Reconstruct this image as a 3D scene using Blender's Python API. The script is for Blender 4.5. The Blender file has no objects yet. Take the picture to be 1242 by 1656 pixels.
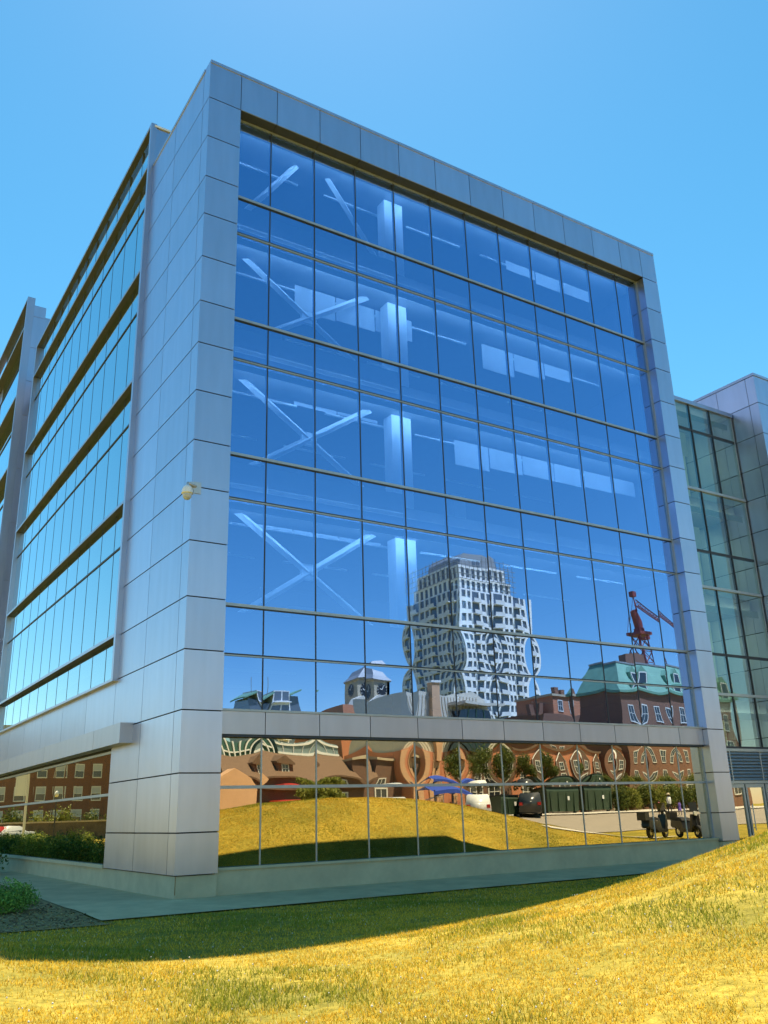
import bpy, bmesh, math, random
import numpy as np
from mathutils import Vector, Matrix
random.seed(7); rng = np.random.default_rng(7)
sc = bpy.context.scene; C = sc.collection
# ------------------------------------------------------------------ camera
F = 1427.99; YAW, PITCH, ROLL = 0.576397, 0.328852, -0.029747
CAM = np.array([-7.21087, -19.84471, 1.64492])
def cam_axes():
    f = np.array([math.sin(YAW)*math.cos(PITCH), math.cos(YAW)*math.cos(PITCH), math.sin(PITCH)])
    r = np.array([math.cos(YAW), -math.sin(YAW), 0]); u = np.cross(r, f)
    c, s = math.cos(ROLL), math.sin(ROLL)
    return c*r+s*u, -s*r+c*u, f
RX, RU, RF = cam_axes()
cd = bpy.data.cameras.new('camera'); cam = bpy.data.objects.new('camera', cd); C.objects.link(cam)
cam.matrix_world = Matrix(((RX[0], RU[0], -RF[0], CAM[0]), (RX[1], RU[1], -RF[1], CAM[1]), (RX[2], RU[2], -RF[2], CAM[2]), (0, 0, 0, 1)))
cd.sensor_fit = 'VERTICAL'; cd.sensor_height = 36; cd.lens = F/1656*36; cd.clip_end = 5000; cd.clip_start = 0.05
sc.camera = cam
# ------------------------------------------------------------------ sky, sun, exposure
SUN_AZ, SUN_EL = math.radians(30), math.radians(66.0)
w = bpy.data.worlds.new('World'); sc.world = w; w.use_nodes = True
nt = w.node_tree; sky = nt.nodes.new('ShaderNodeTexSky'); sky.sky_type = 'NISHITA'; sky.sun_disc = False
sky.sun_elevation = SUN_EL; sky.sun_rotation = SUN_AZ; sky.altitude = 60; sky.air_density = 1.0; sky.dust_density = 0.15; sky.ozone_density = 1.2
hs = nt.nodes.new('ShaderNodeHueSaturation'); hs.inputs['Saturation'].default_value = 1.33; hs.inputs['Hue'].default_value = 0.478
nt.links.new(sky.outputs[0], hs.inputs['Color']); nt.links.new(hs.outputs[0], nt.nodes['Background'].inputs[0])
nt.nodes['Background'].inputs[1].default_value = 0.088
sl = bpy.data.lights.new('sun', 'SUN'); sl.energy = 5.0; sl.angle = math.radians(0.53); sl.color = (1, 0.93, 0.80)
so = bpy.data.objects.new('sun', sl); C.objects.link(so)
sdir = Vector((math.sin(SUN_AZ)*math.cos(SUN_EL), math.cos(SUN_AZ)*math.cos(SUN_EL), math.sin(SUN_EL)))
so.rotation_euler = sdir.to_track_quat('Z', 'Y').to_euler(); so.location = (10, 10, 60)
sc.view_settings.view_transform = 'Standard'; sc.view_settings.look = 'None'; sc.view_settings.gamma = 1
sc.view_settings.use_curve_mapping = False; sc.view_settings.exposure = 1.15
sc.cycles.max_bounces = 10; sc.cycles.transparent_max_bounces = 24; sc.cycles.caustics_reflective = False; sc.cycles.caustics_refractive = False
# ------------------------------------------------------------------ pixels -> places
GL = 0.40                                            # plane of the front glass
def ray(x, y):
    return RX*((x-621)/F) + RU*((828-y)/F) + RF
def mirY(x, y, Y):                                   # seen in the front glass, standing on the plane Y (behind the camera)
    d = ray(x, y); t = (2*GL-Y-CAM[1])/d[1]; P = CAM+t*d; return np.array([P[0], Y, P[2]])
def mirX(x, y, Y):                                   # seen in the side windows (plane x = 0.1)
    d = ray(x, y); t = (Y-CAM[1])/d[1]; P = CAM+t*d; return np.array([0.2-P[0], Y, P[2]])
def onY(x, y, Y):
    d = ray(x, y); return CAM+d*((Y-CAM[1])/d[1])
def sstep(t):
    t = np.clip(t, 0, 1); return t*t*(3-2*t)
def terrain(x, y):
    x = np.asarray(x, float); y = np.asarray(y, float)
    a = (x-13.05)/10.92; b = (y+14.18)/7.46; b = np.where(b > 0, b*1.39, b)
    z = 2.33*np.exp(-((a*a+b*b)**1.29))
    z = z + 0.24*np.exp(-((x-7)/4)**2-((y+10.5)/2.6)**2)
    z = z + 0.5*np.exp(-((x+7.5)/3.2)**2-((y+8.5)/4.0)**2)
    z = z + 1.25*sstep((-y-17)/20)*sstep((x-10)/14)
    z = z + 1.3*sstep((-y-34)/14)*(1-sstep((x-10)/14))
    z = z - 0.05*sstep((-y-0.5)/2)*sstep((y+7)/3)
    z = z + 0.02*np.sin(x*0.9+1.3)*np.sin(y*0.7)*sstep((-y-3)/3)
    return z
# ------------------------------------------------------------------ materials
def mat(name, col, rough=0.6, metal=0.0, var=0.0, scale=3.0, bump=0.0, bscale=40.0, spec=0.5, col2=None, stretch=None):
    m = bpy.data.materials.new(name); m.use_nodes = True; n = m.node_tree.nodes; l = m.node_tree.links
    b = n['Principled BSDF']; b.inputs['Base Color'].default_value = (*col, 1); b.inputs['Roughness'].default_value = rough
    b.inputs['Metallic'].default_value = metal; b.inputs['Specular IOR Level'].default_value = spec
    tc = n.new('ShaderNodeTexCoord'); src = tc.outputs['Object']
    g = n.new('ShaderNodeNewGeometry'); src = g.outputs['Position']
    if stretch:
        mp = n.new('ShaderNodeMapping'); mp.inputs['Scale'].default_value = stretch; l.new(src, mp.inputs[0]); src = mp.outputs[0]
    if var > 0 or col2:
        nz = n.new('ShaderNodeTexNoise'); nz.inputs['Scale'].default_value = scale; nz.inputs['Detail'].default_value = 6; nz.inputs['Roughness'].default_value = 0.65
        l.new(src, nz.inputs['Vector'])
        r = n.new('ShaderNodeValToRGB'); r.color_ramp.elements[0].position = 0.3; r.color_ramp.elements[1].position = 0.7
        c2 = col2 if col2 else tuple(min(1, c*(1+var)) for c in col)
        c1 = col if col2 else tuple(c*(1-var) for c in col)
        r.color_ramp.elements[0].color = (*c1, 1); r.color_ramp.elements[1].color = (*c2, 1)
        l.new(nz.outputs['Fac'], r.inputs[0]); l.new(r.outputs[0], b.inputs['Base Color'])
    if bump > 0:
        n2 = n.new('ShaderNodeTexNoise'); n2.inputs['Scale'].default_value = bscale; n2.inputs['Detail'].default_value = 4
        l.new(src, n2.inputs['Vector'])
        bp = n.new('ShaderNodeBump'); bp.inputs['Strength'].default_value = bump; bp.inputs['Distance'].default_value = 0.02
        l.new(n2.outputs['Fac'], bp.inputs['Height']); l.new(bp.outputs[0], b.inputs['Normal'])
    return m
def panel_mat(name, col, rough, metal):
    m = mat(name, col, rough, metal)
    n = m.node_tree.nodes; l = m.node_tree.links; b = n['Principled BSDF']
    oi = n.new('ShaderNodeObjectInfo'); mr = n.new('ShaderNodeMapRange'); mr.inputs[3].default_value = 0.92; mr.inputs[4].default_value = 1.05
    l.new(oi.outputs['Random'], mr.inputs[0])
    g = n.new('ShaderNodeNewGeometry'); mp = n.new('ShaderNodeMapping'); mp.inputs['Scale'].default_value = (2.2, 2.2, 0.35); l.new(g.outputs['Position'], mp.inputs[0])
    nz = n.new('ShaderNodeTexNoise'); nz.inputs['Scale'].default_value = 1.6; nz.inputs['Detail'].default_value = 5; l.new(mp.outputs[0], nz.inputs['Vector'])
    m2 = n.new('ShaderNodeMapRange'); m2.inputs[1].default_value = 0.3; m2.inputs[2].default_value = 0.7; m2.inputs[3].default_value = 0.945; m2.inputs[4].default_value = 1.03; l.new(nz.outputs['Fac'], m2.inputs[0])
    mu = n.new('ShaderNodeMath'); mu.operation = 'MULTIPLY'; l.new(mr.outputs[0], mu.inputs[0]); l.new(m2.outputs[0], mu.inputs[1])
    vm = n.new('ShaderNodeVectorMath'); vm.operation = 'SCALE'; vm.inputs[0].default_value = col; l.new(mu.outputs[0], vm.inputs['Scale'])
    l.new(vm.outputs[0], b.inputs['Base Color'])
    # oil-canning: very slow dents in the sheet, and fine metallic grain
    n2 = n.new('ShaderNodeTexNoise'); n2.inputs['Scale'].default_value = 0.9; n2.inputs['Detail'].default_value = 2; l.new(g.outputs['Position'], n2.inputs['Vector'])
    bp = n.new('ShaderNodeBump'); bp.inputs['Strength'].default_value = 0.35; bp.inputs['Distance'].default_value = 0.02; l.new(n2.outputs['Fac'], bp.inputs['Height'])
    n3 = n.new('ShaderNodeTexNoise'); n3.inputs['Scale'].default_value = 60; n3.inputs['Detail'].default_value = 3; l.new(g.outputs['Position'], n3.inputs['Vector'])
    m3 = n.new('ShaderNodeMapRange'); m3.inputs[3].default_value = rough-0.06; m3.inputs[4].default_value = rough+0.06; l.new(n3.outputs['Fac'], m3.inputs[0]); l.new(m3.outputs[0], b.inputs['Roughness'])
    l.new(bp.outputs[0], b.inputs['Normal'])
    return m
def glass_mat(name, axis, rtint, ttint, base):
    """coated pane: mirror coat mixed with tinted see-through; a slight pillow in every pane (object colour r = bow, g/b = tilt)"""
    m = bpy.data.materials.new(name); m.use_nodes = True; n = m.node_tree.nodes; l = m.node_tree.links
    n.remove(n['Principled BSDF']); out = n['Material Output']
    tc = n.new('ShaderNodeTexCoord'); sp = n.new('ShaderNodeSeparateXYZ'); l.new(tc.outputs['Generated'], sp.inputs[0])
    oi = n.new('ShaderNodeObjectInfo'); oc = n.new('ShaderNodeSeparateColor'); l.new(oi.outputs['Color'], oc.inputs[0])
    def M(op, a, b=None):
        q = n.new('ShaderNodeMath'); q.operation = op
        for i, v in enumerate((a, b)):
            if v is None: continue
            if isinstance(v, (int, float)): q.inputs[i].default_value = v
            else: l.new(v, q.inputs[i])
        return q.outputs[0]
    u = M('SUBTRACT', M('MULTIPLY', sp.outputs[axis], 2.0), 1.0); v = M('SUBTRACT', M('MULTIPLY', sp.outputs[2], 2.0), 1.0)
    u2 = M('SUBTRACT', 1.15, M('MULTIPLY', u, u)); v2 = M('SUBTRACT', 1.15, M('MULTIPLY', v, v))
    g = n.new('ShaderNodeNewGeometry')
    nz = n.new('ShaderNodeTexNoise'); nz.inputs['Scale'].default_value = 0.8; nz.inputs['Detail'].default_value = 1; l.new(g.outputs['Position'], nz.inputs['Vector'])
    wv = n.new('ShaderNodeSeparateColor'); l.new(nz.outputs['Color'], wv.inputs[0])
    sx = M('ADD', M('MULTIPLY', M('MULTIPLY', u, v2), oc.outputs[0]), M('ADD', oc.outputs[1], M('MULTIPLY', M('SUBTRACT', wv.outputs[0], 0.5), M('MULTIPLY', oc.outputs[0], 0.9))))
    sz = M('ADD', M('MULTIPLY', M('MULTIPLY', v, u2), M('MULTIPLY', oc.outputs[0], 0.75)), M('ADD', oc.outputs[2], M('MULTIPLY', M('SUBTRACT', wv.outputs[1], 0.5), M('MULTIPLY', oc.outputs[0], 0.9))))
    cb = n.new('ShaderNodeCombineXYZ'); l.new(sx, cb.inputs[axis]); l.new(sz, cb.inputs[2])
    va = n.new('ShaderNodeVectorMath'); va.operation = 'ADD'; l.new(g.outputs['Normal'], va.inputs[0]); l.new(cb.outputs[0], va.inputs[1])
    vn = n.new('ShaderNodeVectorMath'); vn.operation = 'NORMALIZE'; l.new(va.outputs[0], vn.inputs[0])
    gl = n.new('ShaderNodeBsdfGlossy'); gl.inputs['Roughness'].default_value = 0.0; gl.inputs['Color'].default_value = (*rtint, 1); l.new(vn.outputs[0], gl.inputs['Normal'])
    tr = n.new('ShaderNodeBsdfTransparent'); tr.inputs['Color'].default_value = (*ttint, 1)
    fr = n.new('ShaderNodeFresnel'); fr.inputs['IOR'].default_value = 1.7
    fac = M('MINIMUM', M('ADD', fr.outputs[0], base), 0.97)
    mx = n.new('ShaderNodeMixShader'); l.new(fac, mx.inputs[0]); l.new(tr.outputs[0], mx.inputs[1]); l.new(gl.outputs[0], mx.inputs[2]); l.new(mx.outputs[0], out.inputs[0])
    return m
def clear_mat(name, tint):
    m = bpy.data.materials.new(name); m.use_nodes = True; n = m.node_tree.nodes; n.remove(n['Principled BSDF'])
    tr = n.new('ShaderNodeBsdfTransparent'); tr.inputs['Color'].default_value = (*tint, 1); m.node_tree.links.new(tr.outputs[0], n['Material Output'].inputs[0]); return m
def brick_mat(name, c1, c2, mortar, bw=0.22, bh=0.075):
    m = mat(name, c1, 0.85); n = m.node_tree.nodes; l = m.node_tree.links; b = n['Principled BSDF']
    g = n.new('ShaderNodeNewGeometry'); sp = n.new('ShaderNodeSeparateXYZ'); l.new(g.outputs['Position'], sp.inputs[0])
    ad = n.new('ShaderNodeMath'); ad.operation = 'ADD'; l.new(sp.outputs[0], ad.inputs[0]); l.new(sp.outputs[1], ad.inputs[1])
    cb = n.new('ShaderNodeCombineXYZ'); l.new(ad.outputs[0], cb.inputs[0]); l.new(sp.outputs[2], cb.inputs[1])
    br = n.new('ShaderNodeTexBrick'); br.inputs['Scale'].default_value = 1; br.inputs['Brick Width'].default_value = bw; br.inputs['Row Height'].default_value = bh
    br.inputs['Mortar Size'].default_value = 0.008; br.inputs['Color1'].default_value = (*c1, 1); br.inputs['Color2'].default_value = (*c2, 1); br.inputs['Mortar'].default_value = (*mortar, 1)
    l.new(cb.outputs[0], br.inputs['Vector']); l.new(br.outputs[0], b.inputs['Base Color']); return m
def attr_mat(name, rough=0.75, trans=0.0):
    m = mat(name, (0.2, 0.2, 0.05), rough, spec=0.25); n = m.node_tree.nodes; l = m.node_tree.links
    a = n.new('ShaderNodeAttribute'); a.attribute_name = 'col'; b = n['Principled BSDF']; l.new(a.outputs['Color'], b.inputs['Base Color'])
    if trans:
        t = n.new('ShaderNodeBsdfTranslucent'); l.new(a.outputs['Color'], t.inputs['Color']); mx = n.new('ShaderNodeMixShader'); mx.inputs[0].default_value = trans
        l.new(b.outputs[0], mx.inputs[1]); l.new(t.outputs[0], mx.inputs[2]); l.new(mx.outputs[0], n['Material Output'].inputs[0])
    return m
M_ = {}
M_['panel'] = panel_mat('brushed aluminium panel', (0.55, 0.57, 0.69), 0.33, 0.92)
M_['band'] = panel_mat('grey aluminium band', (0.52, 0.51, 0.57), 0.38, 0.8)
M_['fin'] = panel_mat('aluminium fin', (0.47, 0.50, 0.61), 0.36, 0.85)
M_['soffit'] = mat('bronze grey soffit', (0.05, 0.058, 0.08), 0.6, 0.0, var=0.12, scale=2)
M_['joint'] = mat('dark joint backing', (0.015, 0.017, 0.02), 0.8)
M_['mullion'] = mat('dark mullion gasket', (0.03, 0.035, 0.045), 0.5)
M_['cap'] = mat('aluminium transom cap', (0.42, 0.45, 0.47), 0.4, 0.6, var=0.08, scale=4)
M_['concrete'] = mat('cast concrete plinth', (0.56, 0.47, 0.29), 0.85, var=0.13, scale=1.7, bump=0.25, bscale=45)
M_['paving'] = mat('concrete paving', (0.60, 0.44, 0.225), 0.9, var=0.18, scale=1.2, bump=0.4, bscale=60)
M_['glassF'] = glass_mat('blue coated glass', 0, (0.42, 0.60, 1.0), (0.30, 0.58, 1.0), 0.60)
M_['glassG'] = glass_mat('ground floor coated glass', 0, (1.0, 0.90, 0.66), (0.40, 0.42, 0.28), 0.46)
M_['glassL'] = glass_mat('side coated glass', 1, (0.78, 0.95, 1.0), (0.30, 0.45, 0.5), 0.42)
M_['glassLG'] = glass_mat('side ground floor glass', 1, (0.96, 0.86, 0.60), (0.40, 0.42, 0.28), 0.38)
M_['glassR'] = glass_mat('green link glass', 0, (0.80, 0.92, 0.92), (0.80, 0.95, 0.82), 0.14)
M_['clear'] = clear_mat('pane body', (0.97, 0.99, 0.98))
M_['steel_white'] = mat('white painted steel', (0.90, 0.90, 0.90), 0.5, var=0.04)
M_['ceiling'] = mat('ceiling tile', (0.30, 0.31, 0.31), 0.9, var=0.05)
M_['slab'] = mat('interior floor', (0.34, 0.34, 0.34), 0.8, var=0.1)
M_['inwall'] = mat('interior wall', (0.10, 0.105, 0.11), 0.9, var=0.15, scale=0.5)
M_['spandrel'] = mat('spandrel back pan', (0.06, 0.08, 0.12), 0.6)
M_['blind'] = mat('roller blind fabric', (0.50, 0.52, 0.53), 0.9, var=0.03)
M_['fill_glow'] = mat('added interior glow', (0.8, 0.8, 0.78), 0.5)
_b = M_['fill_glow'].node_tree.nodes['Principled BSDF']; _b.inputs['Emission Color'].default_value = (0.72, 0.88, 1, 1); _b.inputs['Emission Strength'].default_value = 20.0  # emission added to lift the interior behind the front glass
M_['desk'] = mat('office furniture', (0.45, 0.42, 0.38), 0.6, var=0.2)
M_['white'] = mat('white plastic', (0.80, 0.80, 0.79), 0.35)
M_['dark'] = mat('black plastic', (0.02, 0.02, 0.022), 0.4)
M_['rubber'] = mat('rubber', (0.025, 0.025, 0.027), 0.8)
M_['galv'] = mat('galvanised bracket', (0.55, 0.56, 0.56), 0.45, 0.7)
# ------------------------------------------------------------------ mesh helpers
_cache = {}
def link(o, parent=None):
    C.objects.link(o)
    if parent is not None: o.parent = parent
    return o
def tag(o, label, cat, group=None, kind=None):
    if label: o['label'] = label
    if cat: o['category'] = cat
    if group: o['group'] = group
    if kind: o['kind'] = kind
    return o
def thing(name, label, cat, loc=(0, 0, 0), rz=0.0, group=None):
    o = bpy.data.objects.new(name, None); o.location = loc; o.rotation_euler = (0, 0, rz); o.empty_display_size = 0.3
    C.objects.link(o); return tag(o, label, cat, group)
def boxmesh(dx, dy, dz, m, bev=0.0):
    key = (round(dx, 4), round(dy, 4), round(dz, 4), m.name, bev)
    if key in _cache: return _cache[key]
    bm = bmesh.new(); bmesh.ops.create_cube(bm, size=1)
    bmesh.ops.scale(bm, vec=(dx, dy, dz), verts=bm.verts)
    if bev > 0: bmesh.ops.bevel(bm, geom=list(bm.edges), offset=bev, segments=1, affect='EDGES')
    me = bpy.data.meshes.new(m.name+' box'); bm.to_mesh(me); bm.free(); me.materials.append(m); _cache[key] = me
    return me
def box(name, b, m, parent=None, bev=0.0):
    x0, x1, y0, y1, z0, z1 = b
    o = bpy.data.objects.new(name, boxmesh(x1-x0, y1-y0, z1-z0, m, bev)); o.location = ((x0+x1)/2, (y0+y1)/2, (z0+z1)/2)
    return link(o, parent)
class MB:
    def __init__(s): s.v = []; s.f = []; s.mi = []
    def poly(s, pts, mi=0):
        i = len(s.v); s.v += [tuple(map(float, p)) for p in pts]; s.f.append(tuple(range(i, i+len(pts)))); s.mi.append(mi)
    def box(s, x0, x1, y0, y1, z0, z1, mi=0):
        p = [(x0, y0, z0), (x1, y0, z0), (x1, y1, z0), (x0, y1, z0), (x0, y0, z1), (x1, y0, z1), (x1, y1, z1), (x0, y1, z1)]
        i = len(s.v); s.v += p
        for q in ((0, 3, 2, 1), (4, 5, 6, 7), (0, 1, 5, 4), (1, 2, 6, 5), (2, 3, 7, 6), (3, 0, 4, 7)): s.f.append(tuple(i+k for k in q)); s.mi.append(mi)
    def bar(s, a, b, r, n=6, r2=None, mi=0):
        a = Vector(a); b = Vector(b); d = (b-a).normalized(); t = d.orthogonal().normalized(); u = d.cross(t); i = len(s.v); r2 = r if r2 is None else r2
        for k in range(n):
            an = 2*math.pi*(k+0.5)/n; o = t*math.cos(an)+u*math.sin(an); s.v += [tuple(a+o*r), tuple(b+o*r2)]
        for k in range(n):
            j = (k+1) % n; s.f.append((i+2*k, i+2*j, i+2*j+1, i+2*k+1)); s.mi.append(mi)
        s.f.append(tuple(i+2*k for k in reversed(range(n)))); s.f.append(tuple(i+2*k+1 for k in range(n))); s.mi += [mi, mi]
    def prism(s, prof, y0, y1, axis='y', mi=0):          # profile (a, z) pushed along an axis
        P = (lambda a, z, t: (a, t, z)) if axis == 'y' else (lambda a, z, t: (t, a, z))
        n = len(prof); i = len(s.v); s.v += [P(a, z, y0) for a, z in prof]+[P(a, z, y1) for a, z in prof]
        for k in range(n):
            j = (k+1) % n; s.f.append((i+k, i+j, i+n+j, i+n+k)); s.mi.append(mi)
        s.f.append(tuple(i+k for k in reversed(range(n)))); s.f.append(tuple(i+n+k for k in range(n))); s.mi += [mi, mi]
    def lathe(s, prof, c, n=16, mi=0):                    # (r, z) round a vertical axis
        i = len(s.v)
        for r, z in prof:
            for k in range(n): s.v.append((c[0]+r*math.cos(2*math.pi*k/n), c[1]+r*math.sin(2*math.pi*k/n), c[2]+z))
        for q in range(len(prof)-1):
            for k in range(n):
                j = (k+1) % n; s.f.append((i+q*n+k, i+q*n+j, i+(q+1)*n+j, i+(q+1)*n+k)); s.mi.append(mi)
    def torus(s, c, R, r, axis='x', n=20, k=8, mi=0):
        i = len(s.v)
        for a in range(n):
            A = 2*math.pi*a/n
            for b in range(k):
                B = 2*math.pi*b/k; q = R+r*math.cos(B); h = r*math.sin(B)
                p = (h, q*math.cos(A), q*math.sin(A)) if axis == 'x' else (q*math.cos(A), h, q*math.sin(A))
                s.v.append((c[0]+p[0], c[1]+p[1], c[2]+p[2]))
        for a in range(n):
            for b in range(k):
                s.f.append((i+a*k+b, i+((a+1) % n)*k+b, i+((a+1) % n)*k+(b+1) % k, i+a*k+(b+1) % k)); s.mi.append(mi)
    def build(s, name, mats, parent=None, smooth=False, kind=None):
        me = bpy.data.meshes.new(name); me.from_pydata(s.v, [], s.f)
        for m in (mats if isinstance(mats, (list, tuple)) else [mats]): me.materials.append(m)
        me.polygons.foreach_set('material_index', s.mi)
        bm = bmesh.new(); bm.from_mesh(me); bmesh.ops.recalc_face_normals(bm, faces=bm.faces); bm.to_mesh(me); bm.free()
        if smooth: me.polygons.foreach_set('use_smooth', [True]*len(me.polygons))
        me.update(); o = bpy.data.objects.new(name, me); link(o, parent)
        if kind: o['kind'] = kind
        return o
def pane_mesh(wd, ht, axis, m):
    key = ('pane', round(wd, 3), round(ht, 3), axis, m.name)
    if key in _cache: return _cache[key]
    t = 0.012; mb = MB()
    if axis == 0: mb.box(-wd/2, wd/2, 0, 2*t, -ht/2, ht/2); front = 2
    else: mb.box(0, 2*t, -wd/2, wd/2, -ht/2, ht/2); front = 5
    me = bpy.data.meshes.new('pane'); me.from_pydata(mb.v, [], mb.f); me.materials.append(m); me.materials.append(M_['clear'])
    me.polygons.foreach_set('material_index', [0 if i == front else 1 for i in range(6)]); me.update(); _cache[key] = me
    return me
def pane(parent, axis, a0, a1, z0, z1, d, m, bow, tilt=(0.0, 0.0)):
    o = bpy.data.objects.new('glass_pane', pane_mesh(a1-a0, z1-z0, axis, m))
    o.location = ((a0+a1)/2, d, (z0+z1)/2) if axis == 0 else (d, (a0+a1)/2, (z0+z1)/2)
    o.color = (bow, tilt[0], tilt[1], 1); return link(o, parent)
#STRUCTURE
# ------------------------------------------------------------------ ground
def grass_ground_mat():
    m = mat('dry lawn soil', (0.2, 0.14, 0.03), 0.95, spec=0.1); n = m.node_tree.nodes; l = m.node_tree.links; b = n['Principled BSDF']
    g = n.new('ShaderNodeNewGeometry')
    def noise(s, d=5, ro=0.6):
        q = n.new('ShaderNodeTexNoise'); q.inputs['Scale'].default_value = s; q.inputs['Detail'].default_value = d; q.inputs['Roughness'].default_value = ro; l.new(g.outputs['Position'], q.inputs['Vector']); return q
    a = noise(0.35); bb = noise(9, 6, 0.75); c = noise(55, 3)
    r1 = n.new('ShaderNodeValToRGB'); e = r1.color_ramp.elements; e[0].position = 0.36; e[0].color = (0.28, 0.235, 0.035, 1); e[1].position = 0.62; e[1].color = (0.50, 0.36, 0.05, 1); l.new(a.outputs['Fac'], r1.inputs[0])
    r2 = n.new('ShaderNodeValToRGB'); e = r2.color_ramp.elements; e[0].position = 0.3; e[0].color = (0.35, 0.38, 0.3, 1); e[1].position = 0.7; e[1].color = (1.25, 1.2, 1.3, 1); l.new(bb.outputs['Fac'], r2.inputs[0])
    mx = n.new('ShaderNodeMix'); mx.data_type = 'RGBA'; mx.blend_type = 'MULTIPLY'; mx.inputs[0].default_value = 1; l.new(r1.outputs[0], mx.inputs[6]); l.new(r2.outputs[0], mx.inputs[7])
    l.new(mx.outputs[2], b.inputs['Base Color'])
    bp = n.new('ShaderNodeBump'); bp.inputs['Strength'].default_value = 0.8; bp.inputs['Distance'].default_value = 0.03; l.new(c.outputs['Fac'], bp.inputs['Height']); l.new(bp.outputs[0], b.inputs['Normal'])
    return m
def axis_pts(lo, hi, d0, d1, fine):
    p = list(np.arange(d0, d1+1e-6, fine)); s = fine; x = d1
    while x < hi: s *= 1.35; x += s; p.append(x)
    s = fine; x = d0
    while x > lo: s *= 1.35; x -= s; p.insert(0, x)
    return np.array(p)
gx = axis_pts(-1500, 1500, -14, 62, 0.5); gy = axis_pts(-1500, 1500, -44, 4, 0.4)
X, Y = np.meshgrid(gx, gy); Z = terrain(X, Y)
me = bpy.data.meshes.new('ground'); nx, ny = len(gx), len(gy)
idx = np.arange(nx*ny).reshape(ny, nx)
fa = np.stack([idx[:-1, :-1], idx[:-1, 1:], idx[1:, 1:], idx[1:, :-1]], -1).reshape(-1, 4)
me.from_pydata(np.stack([X, Y, Z-0.012], -1).reshape(-1, 3).tolist(), [], fa.tolist()); me.polygons.foreach_set('use_smooth', [True]*len(me.polygons))
me.materials.append(grass_ground_mat()); ground = bpy.data.objects.new('ground', me); link(ground); ground['kind'] = 'structure'
def sheet(name, pts_fn, nu, nv, m, lift):
    mb = MB()
    U = np.linspace(0, 1, nu+1); V = np.linspace(0, 1, nv+1)
    P = [[pts_fn(u, v) for u in U] for v in V]
    vs = [(x, y, float(terrain(x, y))+lift) for row in P for x, y in row]
    fs = [(j*(nu+1)+i, j*(nu+1)+i+1, (j+1)*(nu+1)+i+1, (j+1)*(nu+1)+i) for j in range(nv) for i in range(nu)]
    me = bpy.data.meshes.new(name); me.from_pydata(vs, [], fs); me.materials.append(m); me.polygons.foreach_set('use_smooth', [True]*len(fs))
    o = bpy.data.objects.new(name, me); link(o); o['kind'] = 'structure'; return o
WALK_Y = -2.45
sheet('pavement', lambda u, v: (-2.2+u*27.0, WALK_Y+v*2.75), 60, 8, M_['paving'], 0.02)
sheet('pavement', lambda u, v: (-2.2+0.9*v+u*(2.3-0.9*v), 0.3+v*19), 6, 40, M_['paving'], 0.02)
M_['soil'] = mat('bark mulch bed', (0.30, 0.20, 0.07), 0.95, var=0.6, scale=9, bump=0.9, bscale=30)
sheet('planting_bed', lambda u, v: (-6.0+u*(3.75+0.9*max(0, v*1.1-0.05)), -3.1+v*24), 10, 50, M_['soil'], 0.006)
M_['asphalt'] = mat('sun bleached asphalt', (0.30, 0.25, 0.19), 0.9, var=0.12, scale=0.8)
M_['kerb'] = mat('pale concrete kerb', (0.55, 0.50, 0.42), 0.85, var=0.1)
sheet('road', lambda u, v: (19+u*110, -32.5+v*11.5), 60, 16, M_['asphalt'], 0.03)
sheet('pavement', lambda u, v: (19+u*110, -37.0+v*4.4), 60, 4, M_['kerb'], 0.10)
sheet('path', lambda u, v: (21.5+u*11, -11.2+v*0.55-2.0*u*u), 20, 2, M_['kerb'], 0.03)
# ------------------------------------------------------------------ the office building
B = thing('office_building', 'glass and aluminium office block whose big framed glass front mirrors a white tower', 'building')
ZJ = [23.112, 21.712, 20.312, 18.912, 17.642, 16.242, 14.842, 13.572, 12.172, 10.772, 9.502, 8.102, 6.702, 5.432, 4.032, 2.632, 1.362, 0.48]
XM = [1.0, 2.2]+[2.2+1.5*k for k in range(1, 11)]+[18.4]; W = 19.25
HG, VG = 0.03, 0.020                                   # joint widths between panels
P3 = 0.03
def vpanel(parent, name, b, axis, m=None, g=(1, 1, 1, 1)):     # b = a0,a1,z0,z1,d0,d1 ; shrinks by the joints
    a0, a1, z0, z1, d0, d1 = b; a0 += VG/2*g[0]; a1 -= VG/2*g[1]; z0 += HG/2*g[2]; z1 -= HG/2*g[3]
    m = m or M_['panel']
    return box(name, (a0, a1, d0, d1, z0, z1) if axis == 0 else (d0, d1, a0, a1, z0, z1), m, parent)
# frame: left pier, right pier, reveal, fascia, soffit
for i in range(len(ZJ)-1):
    z1, z0 = ZJ[i], ZJ[i+1]
    if i > 0: vpanel(B, 'wall_panel', (0, 1.0, z0, z1, 0, P3), 0, g=(0, 0, 1, 1))
    if i > 0: vpanel(B, 'wall_panel', (18.4, W, z0, z1, 0, P3), 0, g=(0, 0, 1, 1)); vpanel(B, 'reveal_panel', (P3, 0.34, z0, z1, 18.4, 18.43), 1, g=(0, 0, 1, 1))
    for a, b_ in ((P3, 0.5), (0.5, 2.93), (2.93, 5.30)):
        if i >= 13 and a > 2.9: continue
        vpanel(B, 'wall_panel', (a, b_, z0, z1, 0, P3), 1, g=(0 if a < 0.1 else 1, 1, 1, 1))
fx = [0.0]+XM+[W]
for a, b_ in zip(fx[:-1], fx[1:]):
    vpanel(B, 'fascia_panel', (a, b_, ZJ[1], 23.0, 0, P3), 0, g=(0 if a == 0 else 1, 0 if b_ == W else 1, 1, 0))
    box('coping', (a+0.004, b_-0.004, -0.02, 0.42, 23.004, 23.112), M_['fin'], B)
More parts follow.
